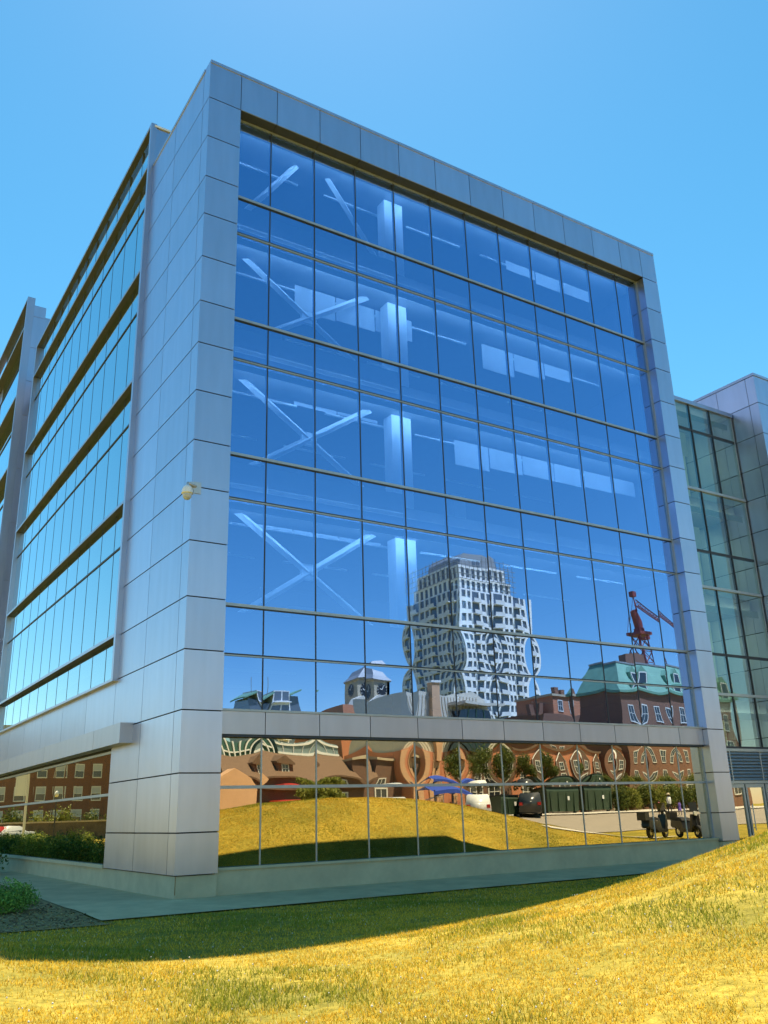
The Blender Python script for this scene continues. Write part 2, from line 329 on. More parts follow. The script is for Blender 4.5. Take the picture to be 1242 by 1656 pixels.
for a, b_ in zip(XM[:-1], XM[1:]):
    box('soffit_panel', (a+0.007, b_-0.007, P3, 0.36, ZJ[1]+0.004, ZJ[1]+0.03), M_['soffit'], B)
box('side_coping', (-0.02, 0.40, 0.425, 5.2, 23.004, 23.112), M_['fin'], B)
core = MB()                                             # dark backing that shows in the joints
core.box(P3, 0.98, P3, 0.9, 0.50, 22.99); core.box(18.43, W-0.01, P3, 0.9, 0.50, 22.99); core.box(0.98, 18.43, P3, 0.9, ZJ[1]+0.034, 22.99)
core.box(P3, 0.35, 0.9, 5.28, 0.50, 22.99); core.box(0.35, 19.2, 0.9, 30, 22.4, 22.99)
core.build('wall_backing', M_['joint'], B)
box('side_wall', (18.9, W-0.02, 0.9, 30, 0, 22.98), M_['panel'], B)
box('reveal_frame', (18.36, 18.41, 0.33, 0.41, 0.5, ZJ[1]), M_['cap'], B)
box('head_frame', (1.0, 18.36, 0.36, 0.41, ZJ[1]-0.035, ZJ[1]+0.03), M_['cap'], B)
# front glazing
ROWS = [ZJ[1]-0.035, ZJ[3], ZJ[4], ZJ[6], ZJ[7], ZJ[9], ZJ[10], ZJ[12], ZJ[13], 4.10]
bows = [0.0010, 0.0008, 0.0012, 0.001, 0.0014, 0.0012, 0.0022, 0.0068, 0.0072]
rt = random.Random(3)
for r in range(len(ROWS)-1):
    for a, b_ in zip(XM[:-1], XM[1:]):
        bw = bows[r]*rt.uniform(0.5, 1.4)
        pane(B, 0, a+0.012, b_-0.012, ROWS[r+1]+0.02, ROWS[r]-0.02, GL, M_['glassF'], bw, (rt.gauss(0, 0.0006), rt.gauss(0, 0.0006)))
    if r < 8:
        cap = r % 2 == 0
        box('transom', (1.0, 18.38, 0.352 if cap else 0.365, 0.43, ROWS[r+1]-(0.042 if cap else 0.018), ROWS[r+1]+(0.03 if cap else 0.012)), M_['cap'], B)
        box('gasket', (1.0, 18.37, 0.367, 0.42, ROWS[r+1]+0.013, ROWS[r+1]+0.047) if not cap else (1.0, 18.37, 0.362, 0.42, ROWS[r+1]-0.068, ROWS[r+1]-0.043), M_['mullion'], B)
for a in XM[1:-1]:
    box('mullion', (a-0.016, a+0.016, 0.388, 0.50, 4.1, ROWS[0]), M_['mullion'], B)
# band above the ground floor
for a, b_ in zip(XM[:-1], XM[1:]):
    vpanel(B, 'band_panel', (a, b_, 3.53, 4.06, 0.20, 0.23), 0, M_['band'], g=(1, 1, 0, 0))
box('band_ledge', (1.0, 18.40, 0.17, 0.42, 4.064, 4.115), M_['cap'], B)
box('band_core', (1.0, 18.40, 0.232, 0.6, 3.47, 4.06), M_['soffit'], B)
# ground floor glazing
gt = random.Random(11)
for k, (a, b_) in enumerate(zip(XM[:-1], XM[1:])):
    pane(B, 0, a+0.012, b_-0.012, 2.36, 3.47, GL, M_['glassG'], gt.uniform(0.016, 0.026)*(1 if k % 3 else 0.8), (gt.gauss(0, 0.001), gt.gauss(0, 0.001)))
    pane(B, 0, a+0.012, b_-0.012, 0.60, 2.30, GL, M_['glassG'], gt.uniform(0.0005, 0.0022), (gt.gauss(0, 0.0006), gt.gauss(0, 0.0006)))
for a in XM[1:-1]:
    box('mullion', (a-0.016, a+0.016, 0.382, 0.50, 0.58, 3.47), M_['cap'], B)
box('transom', (1.0, 18.38, 0.35, 0.43, 2.295, 2.365), M_['cap'], B)
box('sill', (1.0, 18.40, 0.14, 0.45, 0.535, 0.59), M_['concrete'], B)
box('plinth', (1.0, 18.42, 0.18, 0.6, -0.4, 0.535), M_['concrete'], B)
box('plinth', (0.04, 0.998, 0.05, 0.58, -0.4, 0.47), M_['concrete'], B)
box('plinth', (18.425, W-0.02, 0.04, 0.6, -0.4, 0.47), M_['concrete'], B)
box('plinth', (0.05, 0.5, 0.582, 42, -0.4, 0.47), M_['concrete'], B)
rust = mat('rust streak', (0.30, 0.17, 0.06), 0.9, var=0.3, scale=9)
box('rust_stain', (0.037, 0.055, 0.046, 0.0497, 0.10, 0.47), rust, B)
# ---- left side: ground floor window strip with ledge, then the framed bay
LY0, LY1 = 5.45, 40.0
for i in range(13, 17):
    pass
lower = [(5.432, 4.032), (4.032, 2.632), (2.632, 1.362), (1.362, 0.48)]
for z1, z0 in lower:
    vpanel(B, 'wall_panel', (2.93, 5.40, z0, z1, 0, P3), 1)
core2 = MB(); core2.box(P3, 0.35, 2.9, 5.40, 0.50, 5.43); core2.box(P3, 0.35, 5.40, 42, 3.5, 5.43); core2.build('wall_backing', M_['joint'], B)
yk = 5.40
while yk < 24.5:
    vpanel(B, 'wall_panel', (yk, yk+3.0, 4.10, 5.42, 0, P3), 1, g=(1, 1, 0, 0)); yk += 3.0
yk = 3.55
while yk < 25:
    vpanel(B, 'ledge_panel', (yk, yk+(2.5 if yk < 4 else 6.0), 3.56, 4.075, -0.34, P3-0.004), 1, M_['band'], g=(1, 1, 0, 0)); yk += 2.5 if yk < 4 else 6.0
box('window_head', (0.06, 0.3, 5.42, 40, 3.43, 3.52), M_['cap'], B)
yy = [5.43, 6.2]+[6.2+1.5*k for k in range(1, 20)]
lt = random.Random(5)
for a, b_ in zip(yy[:-1], yy[1:]):
    if a > 26: break
    pane(B, 1, a+0.006, b_-0.006, 2.37, 3.43, 0.10, M_['glassLG'], lt.uniform(0.0003, 0.001), (lt.gauss(0, 0.0006), lt.gauss(0, 0.0006)))
    pane(B, 1, a+0.006, b_-0.006, 0.58, 2.31, 0.10, M_['glassLG'], lt.uniform(0.0003, 0.001), (lt.gauss(0, 0.0006), lt.gauss(0, 0.0006)))
box('transom', (0.05, 0.13, 5.43, 40, 2.305, 2.375), M_['cap'], B)
box('window_jamb', (0.03, 0.13, 5.402, 5.435, 0.50, 3.45), M_['cap'], B)
box('sill', (-0.02, 0.4, 5.42, 40, 0.475, 0.565), M_['concrete'], B)
def side_bay(y0, y1, top, levels, xo, yo_panes, nmax):
    """projecting frame with deep ledges; glass set back behind its edge"""
    T = [l for l in levels]
    fw = 0.16
    box('bay_fin', (xo, 0.05, y0-fw, y0, 5.38, top), M_['fin'], B)
    box('bay_fin', (xo, 0.05, y1, y1+fw, 5.38, top), M_['fin'], B)
    for z in T:
        box('bay_ledge', (xo, 0.05, y0+0.003, y1-0.003, z-0.05, z+0.04), M_['fin'], B)
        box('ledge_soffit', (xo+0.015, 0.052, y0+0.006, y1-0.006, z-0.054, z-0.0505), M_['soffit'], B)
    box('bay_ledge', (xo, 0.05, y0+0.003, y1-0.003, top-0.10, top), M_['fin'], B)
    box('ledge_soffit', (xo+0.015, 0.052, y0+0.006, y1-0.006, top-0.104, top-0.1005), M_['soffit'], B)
    box('bay_ledge', (xo, 0.05, y0+0.003, y1-0.003, 5.38, 5.45), M_['fin'], B)
    lv = sorted(T+[top-0.1, 5.45], reverse=True)
    n = 0
    for q in range(len(lv)-1):
        zt, zb = lv[q]-(0.054 if q else 0.004), lv[q+1]+0.042
        rows = [(zb, zt)]
        if zt-zb > 2.2:
            tz = zt-1.21
            rows = [(zb, tz-0.025), (tz+0.025, zt)]
            box('transom', (0.012, 0.049, y0+0.004, y1-0.004, tz-0.026, tz+0.026), M_['mullion'], B)
        for r0, r1 in rows:
            if r1-r0 < 0.05: continue
            for a, b_ in zip(yo_panes[:-1], yo_panes[1:]):
                a = max(a, y0); b_ = min(b_, y1)
                if b_-a < 0.05 or a > nmax: continue
                pane(B, 1, a+0.012, b_-0.012, r0, r1, 0.04, M_['glassL'], lt.uniform(0.0005, 0.0016), (lt.gauss(0, 0.0008), lt.gauss(0, 0.0008)))
    for z in T:
        k = 0
        for a, b_ in zip(yo_panes[:-1], yo_panes[1:]):
            if lt.random() < 0.75: box('roller_blind', (0.15, 0.155, a+0.05, min(b_, y1)-0.05, z-0.06-lt.choice((0.35, 0.6, 0.62, 0.9)), z-0.06), M_['blind'], B)
    for a in yo_panes:
        if y0 < a < y1: box('mullion', (0.034, 0.12, a-0.013, a+0.013, 5.45, top-0.1), M_['mullion'], B)
BT = 24.86
side_bay(5.40, 23.2, BT, [23.08, 18.912, 14.842, 10.772, 6.702], -0.15, [5.40, 6.75]+[6.75+1.5*k for k in range(1, 12)], 23.1)
box('bay_end_panel', (0.0, 0.5, 5.27, 5.30, 23.12, 24.70), M_['panel'], B)
box('bay_roof', (0.30, 9.0, 5.302, 23.3, 23.3, 24.72), M_['fin'], B)
box('bay_roof_coping', (-0.04, 9.0, 5.22, 5.40, 24.722, 24.80), M_['white'], B)
# recess between the bays and the taller rear bay
R2 = 25.5
for z0, z1 in ((27.8, 28.5), (25.9, 27.8), (23.9, 25.9), (21.9, 23.9), (18.9, 21.9), (16, 18.9), (13, 16), (10, 13), (7, 10), (5.0, 7)):
    vpanel(B, 'rear_bay_panel', (-0.12, 0.50 if z1 > 28 else 1.3, z0, z1, R2, R2+P3), 0, g=(0, 0, 1, 1))
rb = MB(); rb.box(-0.10, 12, R2+P3, 45, 5.0, 27.9); rb.box(-0.10, 0.48, R2+P3, 45, 27.9, 28.49); rb.box(0.35, 1.2, 23.4, R2-0.005, 5.4, 24.0); rb.box(0.6, 12, 25.6, 45, -0.3, 5.0); rb.build('rear_bay_wall', M_['fin'], B)
def rear_bay(y0, y1, top, levels, xo):
    box('bay_fin', (xo, -0.11, y0-0.16, y0, 5.38, top), M_['fin'], B)
    for z in levels+[top-0.05]:
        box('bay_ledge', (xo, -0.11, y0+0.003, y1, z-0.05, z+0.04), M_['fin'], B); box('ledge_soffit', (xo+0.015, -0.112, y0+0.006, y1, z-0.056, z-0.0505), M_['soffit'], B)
    lv = sorted(levels+[top-0.05, 5.45], reverse=True)
    for q in range(len(lv)-1):
        zt, zb = lv[q]-0.06, lv[q+1]+0.045
        rows = [(zb, zt)] if zt-zb < 2.2 else [(zb, zt-1.24), (zt-1.19, zt)]
        if len(rows) > 1: box('transom', (-0.19, -0.115, y0+0.01, y1, zt-1.238, zt-1.192), M_['mullion'], B)
        for r0, r1 in rows:
            for k in range(5):
                a = y0+0.01+k*1.5
                pane(B, 1, a, a+1.488, r0, r1, -0.15, M_['glassL'], lt.uniform(0.0005, 0.0016), (lt.gauss(0, 0.0008), lt.gauss(0, 0.0008)))
rear_bay(25.62, 40.0, 28.9, [27.05, 22.982, 18.912, 14.842, 10.772, 6.702], -0.50)
# ---- inside: slabs, ceilings, walls, column, braces, blinds
def uplight(x0, yl, zc):                                # slim ceiling strip
    box('ceiling_light', (x0, x0+2.4, yl, yl+0.07, zc-0.07, zc-0.01), M_['white'], B)
floors = [(22.0, None), (18.25, 17.62), (14.18, 13.55), (10.11, 9.48), (6.04, 5.41)]
for zs, zc in floors[1:]:
    box('floor_slab', (0.4, 18.8, 0.72, 22, zs-0.16, zs+0.16), M_['slab'], B)
    box('ceiling', (0.42, 18.8, 0.8, 22, zc, zc+0.06), M_['ceiling'], B)
    box('slab_edge', (1.02, 6.9, 0.66, 0.71, zs-0.05, zs+0.55), M_['ceiling'], B)
    box('spandrel_pan', (1.02, 18.38, 0.735, 0.79, zc+0.07, zs-0.17), M_['spandrel'], B)
    for yl in (2.1, 5.0):
        for x0 in (1.6, 5.0, 8.4, 11.8, 15.2): uplight(x0, yl, zc)
box('ceiling', (0.42, 18.8, 0.8, 22, 21.75, 21.82), M_['ceiling'], B)
for x0 in (1.6, 5.0, 8.4, 11.8, 15.2):
    for yl in (2.1, 5.0): uplight(x0, yl, 21.75)
box('ceiling', (0.42, 18.8, 0.62, 22, 3.52, 3.6), M_['ceiling'], B)
box('floor_slab', (0.4, 18.8, 0.61, 22, 0.3, 0.5), M_['slab'], B)
inw = MB(); inw.box(0.36, 18.9, 29.8, 30.0, -0.3, 22.39); inw.box(3.2, 3.4, 6, 29.7, 0.5, 3.5); inw.box(0.4, 5.7, 22.0, 22.2, 0.5, 22.39); inw.box(6.0, 18.8, 8.6, 8.8, 0.5, 21.7); inw.box(5.8, 6.0, 8.6, 22, 0.5, 21.7); inw.build('inner_wall', M_['inwall'], B)
for zc in (21.72, 17.62, 13.55, 9.48):                 # pelmet along the glass; glow strip behind it is added to brighten the braces
    box('pelmet', (1.04, 18.36, 0.52, 0.56, zc-0.20, zc-0.01), M_['steel_white'], B)
    box('added_glow_strip', (1.2, 18.2, 0.575, 0.60, zc-0.15, zc-0.06), M_['fill_glow'], B)
box('column', (6.88, 7.62, 1.25, 1.7, 0.5, 21.7), M_['steel_white'], B)
box('column', (1.02, 1.3, 1.25, 1.6, 0.5, 21.7), M_['steel_white'], B)
box('column', (13.0, 13.6, 6.2, 6.7, 0.5, 21.7), M_['steel_white'], B)
def brace(x0, z0, x1, z1):
    mb = MB(); mb.bar((x0, 1.42, z0), (x1, 1.42, z1), 0.105, 4); mb.build('brace', M_['steel_white'], B)
for zm in (16.22, 12.15, 8.07):
    brace(1.2, zm-1.90, 6.85, zm+1.90); brace(1.2, zm+1.90, 6.85, zm-1.90)
    mb = MB(); mb.box(3.78, 4.28, 1.36, 1.48, zm-0.2, zm+0.2); mb.build('gusset_plate', M_['steel_white'], B)
brace(1.6, 19.0, 4.15, 22.6); brace(4.3, 22.4, 6.85, 18.95)
bl = random.Random(2)
drops = {0: {9: .55, 10: .5, 8: 0.4}, 2: {2: .9, 3: .85, 4: .8, 7: 1.0, 8: .7, 9: .5}, 4: {6: .9, 7: .75, 8: .7, 9: .7, 10: .65, 11: .6, 2: .12, 3: .1}, 6: {1: 0.1, 2: .12, 3: .1}}
for r, dd in drops.items():
    for c, h in dd.items():
        a, b_ = XM[c], XM[c+1]; zt = ROWS[r]-0.1
        box('roller_blind', (a+0.02, b_-0.02, 1.75, 1.755, zt-h, zt), M_['blind'], B)
for zf, nm in ((18.41, 'top'), (14.34, 'second highest'), (10.27, 'third highest'), (6.2, 'lowest upper')):
    x0, wd, y0 = bl.uniform(1.5, 4.0), bl.uniform(1.2, 1.6), 0.85
    dk = thing('desk', 'pale office desk with a screen behind the glass of the '+nm+' storey', 'desk', (x0, y0, zf))
    mb = MB(); mb.box(0, wd, 0, 0.7, 0.70, 0.74); mb.build('desk_top', M_['desk'], dk)
    for a in (0, wd-0.06): mb = MB(); mb.box(a, a+0.06, 0.05, 0.65, 0, 0.70); mb.build('leg', M_['desk'], dk)
    mb = MB(); mb.box(wd*0.3, wd*0.3+0.55, 0.35, 0.39, 0.84, 1.18); mb.box(wd*0.3+0.24, wd*0.3+0.31, 0.34, 0.42, 0.74, 0.9); mb.build('screen', M_['dark'], dk)
# ------------------------------------------------------------------ glass link and the second framed block to its right
M_['fill_glow2'] = mat('added greenish glow', (0.8, 0.8, 0.78), 0.5)
_b = M_['fill_glow2'].node_tree.nodes['Principled BSDF']; _b.inputs['Emission Color'].default_value = (0.85, 1, 0.85, 1); _b.inputs['Emission Strength'].default_value = 9.0  # added greenish glow that brightens the inside of the link
K = thing('glass_link', 'recessed green glass wing with louvred vents and double doors beside the framed block', 'building', (19.3, 1.3, 0))
kx = [0.0, 1.2, 2.5, 3.8, 5.25]; kz = [17.42, 16.25, 13.60, 11.0, 9.53, 6.95, 5.46, 3.55]
kt = random.Random(8)
for r in range(len(kz)-1):
    for a, b_ in zip(kx[:-1], kx[1:]):
        pane(K, 0, a+0.02, b_-0.02, kz[r+1]+0.03, kz[r]-0.03, 0.0, M_['glassR'], kt.uniform(0.001, 0.006), (kt.gauss(0, 0.001), kt.gauss(0, 0.001)))
    lt_ = kz[r+1] in (13.60, 9.53, 5.46)
    box('transom', (0, 5.27, -0.07 if lt_ else -0.02, 0.08, kz[r+1]-0.05, kz[r+1]+0.05), M_['cap'] if lt_ else M_['mullion'], K)
for a in kx: box('mullion', (a-0.025, a+0.025, -0.03, 0.1, 3.5, 17.42), M_['mullion'] if a < 5 else M_['cap'], K)
box('roof_edge', (-0.02, 5.3, -0.08, 6, 17.42, 17.60), M_['fin'], K)
for zz in (13.2, 9.13, 5.06):
    box('floor_slab', (0.1, 5.2, 0.5, 2.5, zz-0.2, zz+0.3), M_['inwall'], K)
box('inner_wall', (0.0, 5.3, 2.6, 2.8, 0, 17.4), mat('pale green partition', (0.55, 0.62, 0.50), 0.9, var=0.1, scale=0.6), K)
for z0 in (17.1, 12.9, 8.85, 4.8):
    box('pelmet', (0.05, 5.22, 0.20, 0.23, z0-0.2, z0+0.05), M_['cap'], K); box('added_glow_strip', (0.2, 5.1, 0.24, 0.26, z0-0.14, z0-0.04), M_['fill_glow2'], K)  # glowing strip is an added fill, hidden by the pelmet, for the partition
for z0 in (15.0, 10.9): box('roller_blind', (0.12, 2.3, 0.2, 0.21, z0+0.1, z0+1.15), M_['blind'], K)
box('louvre_frame', (-0.02, 5.28, -0.06, 0.0, 3.42, 3.52), M_['cap'], K); box('louvre_frame', (-0.02, 5.28, -0.06, 0.0, 2.30, 2.40), M_['cap'], K)
for a in (0, 1.75, 3.5, 5.2): box('louvre_frame', (a-0.03, a+0.03, -0.062, 0.002, 2.402, 3.418), M_['cap'], K)
for k in range(9):
    for a in (0.03, 1.78, 3.53):
        o = box('louvre_slat', (a, a+1.69 if a < 3.5 else 5.17, -0.01, 0.008, -0.06, 0.06), M_['cap'], K); o.location.z = 2.47+k*0.112; o.location.y = -0.025; o.rotation_euler.x = math.radians(-38)
box('louvre_back', (0, 5.25, 0.06, 0.08, 2.3, 3.5), M_['dark'], K)
for a in (0.1, 1.25, 2.4, 3.55):
    fr = MB(); wd = 1.08
    fr.box(a, a+0.09, -0.04, 0.03, 0.06, 2.28); fr.box(a+wd-0.09, a+wd, -0.04, 0.03, 0.06, 2.28); fr.box(a+0.09, a+wd-0.09, -0.04, 0.03, 0.06, 0.28); fr.box(a+0.09, a+wd-0.09, -0.04, 0.03, 2.16, 2.28)
    d = fr.build('door', M_['cap'], K)
    pane(d, 0, a+0.09, a+wd-0.09, 0.28, 2.16, 0.0, M_['glassG'], 0.002)
    hb = MB(); hb.bar((a+0.15, -0.10, 0.7), (a+0.15, -0.10, 1.6), 0.018); hb.bar((a+0.15, -0.10, 0.8), (a+0.15, -0.03, 0.8), 0.014); hb.bar((a+0.15, -0.10, 1.5), (a+0.15, -0.03, 1.5), 0.014); hb.build('handle', M_['galv'], d)
N = thing('panelled_block', 'second framed aluminium block standing right of the recessed green glass wing', 'building', (24.65, -0.05, 0))
ZN = [18.90]+[z for z in ZJ if z < 18]
box('coping', (-0.03, 12, -0.03, 9.0, 18.902, 19.02), M_['fin'], N)
for z1, z0 in zip(ZN[:-1], ZN[1:]):
    for a, b_ in ((P3, 0.42), (0.42, 1.9), (1.9, 4.6), (4.6, 8.0)):
        if z1 < 17 and a > 1.9: continue
        vpanel(N, 'wall_panel', (a, b_, z0, z1, 0, P3), 1, g=(0 if a < 0.1 else 1, 1, 1, 1))
    for a, b_ in ((0, 1.0), (1.0, 2.5), (2.5, 4.0)):
        vpanel(N, 'wall_panel', (a, b_, z0, z1, 0, P3), 0, g=(0 if a == 0 else 1, 1, 1, 1))
nb = MB(); nb.box(P3, 12, P3, 9, 0, 18.9); nb.build('wall_backing', M_['joint'], N)
# ------------------------------------------------------------------ dome camera on the corner
D = thing('security_camera', 'small white dome camera on a bracket at the corner of the metal wall', 'camera', (0.0, 0.0, 9.2))
mb = MB(); mb.box(0.05, 0.24, -0.025, -0.001, 0.12, 0.42); mb.box(-0.06, 0.05, -0.03, -0.003, 0.20, 0.40); mb.build('wall_bracket', M_['galv'], D)
mb = MB(); mb.bar((0.1, -0.02, 0.30), (-0.20, -0.26, 0.26), 0.035, 8); mb.bar((-0.20, -0.26, 0.26), (-0.20, -0.26, 0.14), 0.035, 8); mb.build('arm', M_['galv'], D, True)
mb = MB(); mb.lathe([(0.0, 0.20), (0.06, 0.19), (0.10, 0.15), (0.13, 0.08), (0.14, 0.0), (0.148, -0.02), (0.0, -0.02)], (-0.20, -0.26, 0), 20); mb.build('housing', M_['white'], D, True)
mb = MB(); mb.lathe([(0.11, -0.02), (0.112, -0.06), (0.10, -0.12), (0.06, -0.17), (0.0, -0.185)], (-0.20, -0.26, 0), 20); mb.build('dome', mat('smoked dome', (0.45, 0.48, 0.52), 0.12), D, True)
# ------------------------------------------------------------------ lawn blades (nobody could count them)
def tri_mesh(name, V, F_, col, m, parent=None, kind=None, smooth=False):
    me = bpy.data.meshes.new(name); n = len(V); k = len(F_)
    me.vertices.add(n); me.vertices.foreach_set('co', V.astype(np.float32).ravel())
    s = F_.shape[1]
    me.loops.add(k*s); me.loops.foreach_set('vertex_index', F_.astype(np.int32).ravel())
    me.polygons.add(k); me.polygons.foreach_set('loop_start', np.arange(0, k*s, s, dtype=np.int32)); me.polygons.foreach_set('loop_total', np.full(k, s, np.int32))
    me.update(calc_edges=True); me.materials.append(m)
    at = me.color_attributes.new('col', 'FLOAT_COLOR', 'POINT'); at.data.foreach_set('color', np.c_[col, np.ones(n)].astype(np.float32).ravel())
    o = bpy.data.objects.new(name, me); link(o, parent)
    if kind: o['kind'] = kind
    return o
M_['blade'] = attr_mat('dry grass blades', 0.7, 0.35)
def lump(x, y, s, sd):
    q = np.random.default_rng(sd); v = 0
    for k in range(7):
        a = q.uniform(0, 2*np.pi); f = s*q.uniform(0.6, 2.2); v = v+np.sin((x*np.cos(a)+y*np.sin(a))*f+q.uniform(0, 6))
    return v/7
def lawn(n, az, r, hrange, wscale, name, label):
    a = np.radians(rng.uniform(az[0], az[1], n)); u = rng.uniform(0, 1, n); R = r[0]*(r[1]/r[0])**u
    x = CAM[0]+R*np.sin(a); y = CAM[1]+R*np.cos(a)
    jit = 0.10*lump(x, y, 3.0, 31)+0.05*rng.normal(size=len(x)); bed = (rng.uniform(0, 1, len(x)) < 0.6*(1-sstep((y+2)/5)))
    ok = ~(((y+jit > WALK_Y) & (x-jit > -2.25)) | ((y+2*jit > -3.1) & (x < -2.2) & ~bed) | ((x < -1.3) & (x >= -2.25) & (y+jit > WALK_Y)) | ((y > -2.4) & (x < 0) & (x > -2.2)) | ((y < -20.8) & (x > 18.5)))
    thin = lump(x, y, 2.4, 55)+0.8*lump(x, y, 7, 56); ok &= ~((thin < -0.30) & (rng.uniform(0, 1, len(x)) < 0.75))
    x, y, R = x[ok], y[ok], R[ok]; n = len(x); z = terrain(x, y)-0.015
    green = np.clip(0.5+1.3*lump(x, y, 0.8, 1)+0.9*lump(x, y, 3.2, 2)+0.3*rng.normal(size=n)-0.22*sstep((4-x)/6)-0.05, 0, 1)
    g2 = sstep((green-0.45)/0.5)[:, None]
    straw = np.array([0.92, 0.61, 0.06]); gold = np.array([0.82, 0.50, 0.04]); grn = np.array([0.34, 0.34, 0.03]); pale = np.array([0.80, 0.66, 0.30])
    t = rng.uniform(0, 1, n)[:, None]
    col = (straw*t+gold*(1-t))*(1-g2)+grn*g2
    pk = rng.uniform(0, 1, n) < 0.05; col[pk] = pale
    col = col*rng.uniform(0.6, 1.2, n)[:, None]
    h = rng.uniform(hrange[0], hrange[1], n)*(0.7+0.5*green); wd = (0.0022+wscale*R)*rng.uniform(0.7, 1.4, n)
    th = rng.uniform(0, 2*np.pi, n); le = rng.uniform(0.1, 0.9, n)*h; ph = rng.uniform(0, 2*np.pi, n)
    b1 = np.c_[x-wd*np.cos(th), y-wd*np.sin(th), z]; b2 = np.c_[x+wd*np.cos(th), y+wd*np.sin(th), z]; tp = np.c_[x+le*np.cos(ph), y+le*np.sin(ph), z+h]
    V = np.stack([b1, b2, tp], 1).reshape(-1, 3); col3 = np.repeat(col, 3, 0); col3[0::3] *= 0.9; col3[1::3] *= 0.9
    o = tri_mesh(name, V, np.arange(3*n).reshape(-1, 3), col3, M_['blade'], kind='stuff'); tag(o, label, 'grass'); return o
lawn(620000, (-14, 78), (3.0, 42.0), (0.022, 0.055), 0.00030, 'grass', 'short dry golden lawn covering the slope and mound before the building')
lawn2 = lawn(120000, (30, 85), (12.0, 36.0), (0.02, 0.045), 0.0003, 'grass', 'fine dry grass over the flanks of the mound')
# white clover heads
n = 1100; a = np.radians(rng.uniform(0, 65, n)); R = 5*(7.0)**rng.uniform(0, 1, n); x = CAM[0]+R*np.sin(a); y = CAM[1]+R*np.cos(a)
ok = (y < WALK_Y-0.1) & ~((x < -2.2) & (y > -3.2)) & (lump(x, y, 0.7, 9) > -0.05); x, y = x[ok], y[ok]; z = terrain(x, y)+0.04; n = len(x)
s = rng.uniform(0.006, 0.012, n); oct_ = np.array([[1, 0, 0], [0, 1, 0], [-1, 0, 0], [0, -1, 0], [0, 0, 1], [0, 0, -1]], float)
V = (np.c_[x, y, z][:, None, :]+oct_[None]*s[:, None, None]).reshape(-1, 3)
ft = np.array([[0, 1, 4], [1, 2, 4], [2, 3, 4], [3, 0, 4], [1, 0, 5], [2, 1, 5], [3, 2, 5], [0, 3, 5]])
F_ = (np.arange(n)[:, None, None]*6+ft[None]).reshape(-1, 3)
o = tri_mesh('clover_flower', V, F_, np.full((len(V), 3), 0.7)*np.array([1, 0.97, 0.85]), M_['blade'], kind='stuff'); tag(o, 'tiny white clover flowers dotted over the lawn', 'clover')
# ------------------------------------------------------------------ shrubs and trees
M_['leaf'] = attr_mat('leaves', 0.55, 0.3); M_['bark'] = mat('bark', (0.10, 0.075, 0.05), 0.9, var=0.3, scale=8, bump=0.6, bscale=20)
def leaf_cloud(name, lobes, n, size, cols, parent, sd):
    q = np.random.default_rng(sd); L = np.array(lobes, float); w = (L[:, 3]*L[:, 4]); pick = q.choice(len(L), n, p=w/w.sum())
    d = q.normal(size=(n, 3)); d /= np.linalg.norm(d, axis=1)[:, None]; rad = q.uniform(0, 1, n)**0.45
    rad *= 1+0.22*np.sin(d[:, 0]*5+pick)*np.sin(d[:, 2]*6+pick*2)
    c = L[pick, :3]+d*rad[:, None]*L[pick][:, [3, 3, 4]]
    nrm = d+q.normal(size=(n, 3))*0.8; nrm /= np.linalg.norm(nrm, axis=1)[:, None]
    t = np.cross(nrm, q.normal(size=(n, 3))); t /= np.linalg.norm(t, axis=1)[:, None]; b = np.cross(nrm, t)
    s = size*q.uniform(0.6, 1.3, n)[:, None]
    V = np.stack([c-t*s, c+b*s*0.45, c+t*s, c-b*s*0.45], 1).reshape(-1, 3); V[:, 2] = np.maximum(V[:, 2], 0.02)
    col = np.array(cols)[q.integers(0, len(cols), n)]*q.uniform(0.65, 1.25, n)[:, None]
    return tri_mesh(name, V, np.arange(4*n).reshape(-1, 4), np.repeat(col, 4, 0), M_['leaf'], parent)
GREEN = [(0.10, 0.20, 0.035), (0.13, 0.24, 0.05), (0.08, 0.16, 0.03), (0.17, 0.26, 0.05)]
OLIVE = [(0.09, 0.13, 0.025), (0.13, 0.16, 0.03), (0.17, 0.18, 0.03), (0.06, 0.09, 0.02)]
YELLOWG = [(0.22, 0.24, 0.04), (0.16, 0.19, 0.03), (0.28, 0.27, 0.05)]; PALEG = [(0.34, 0.40, 0.07), (0.26, 0.33, 0.05), (0.42, 0.44, 0.10)]
def shrub(x, y, r, h, label, group, cols, sd, n=2600, size=0.035):
    z = float(terrain(x, y)); t = thing('shrub', label, 'shrub', (x, y, z), 0, group); q = random.Random(sd)
    lobes = [(0, 0, h*0.5, r*0.7, h*0.5)]+[(q.uniform(-r, r)*0.65, q.uniform(-r, r)*0.65, h*q.uniform(0.3, 0.65), r*q.uniform(0.3, 0.5), h*q.uniform(0.25, 0.42)) for _ in range(8)]
    leaf_cloud('foliage', lobes, n, size, cols, t, sd)
    mb = MB()
    for k in range(7): mb.bar((q.uniform(-.06, .06), q.uniform(-.06, .06), -0.05), (q.uniform(-r, r)*0.5, q.uniform(-r, r)*0.5, h*0.7), 0.012, 5, 0.004)
    mb.build('stems', M_['bark'], t); return t
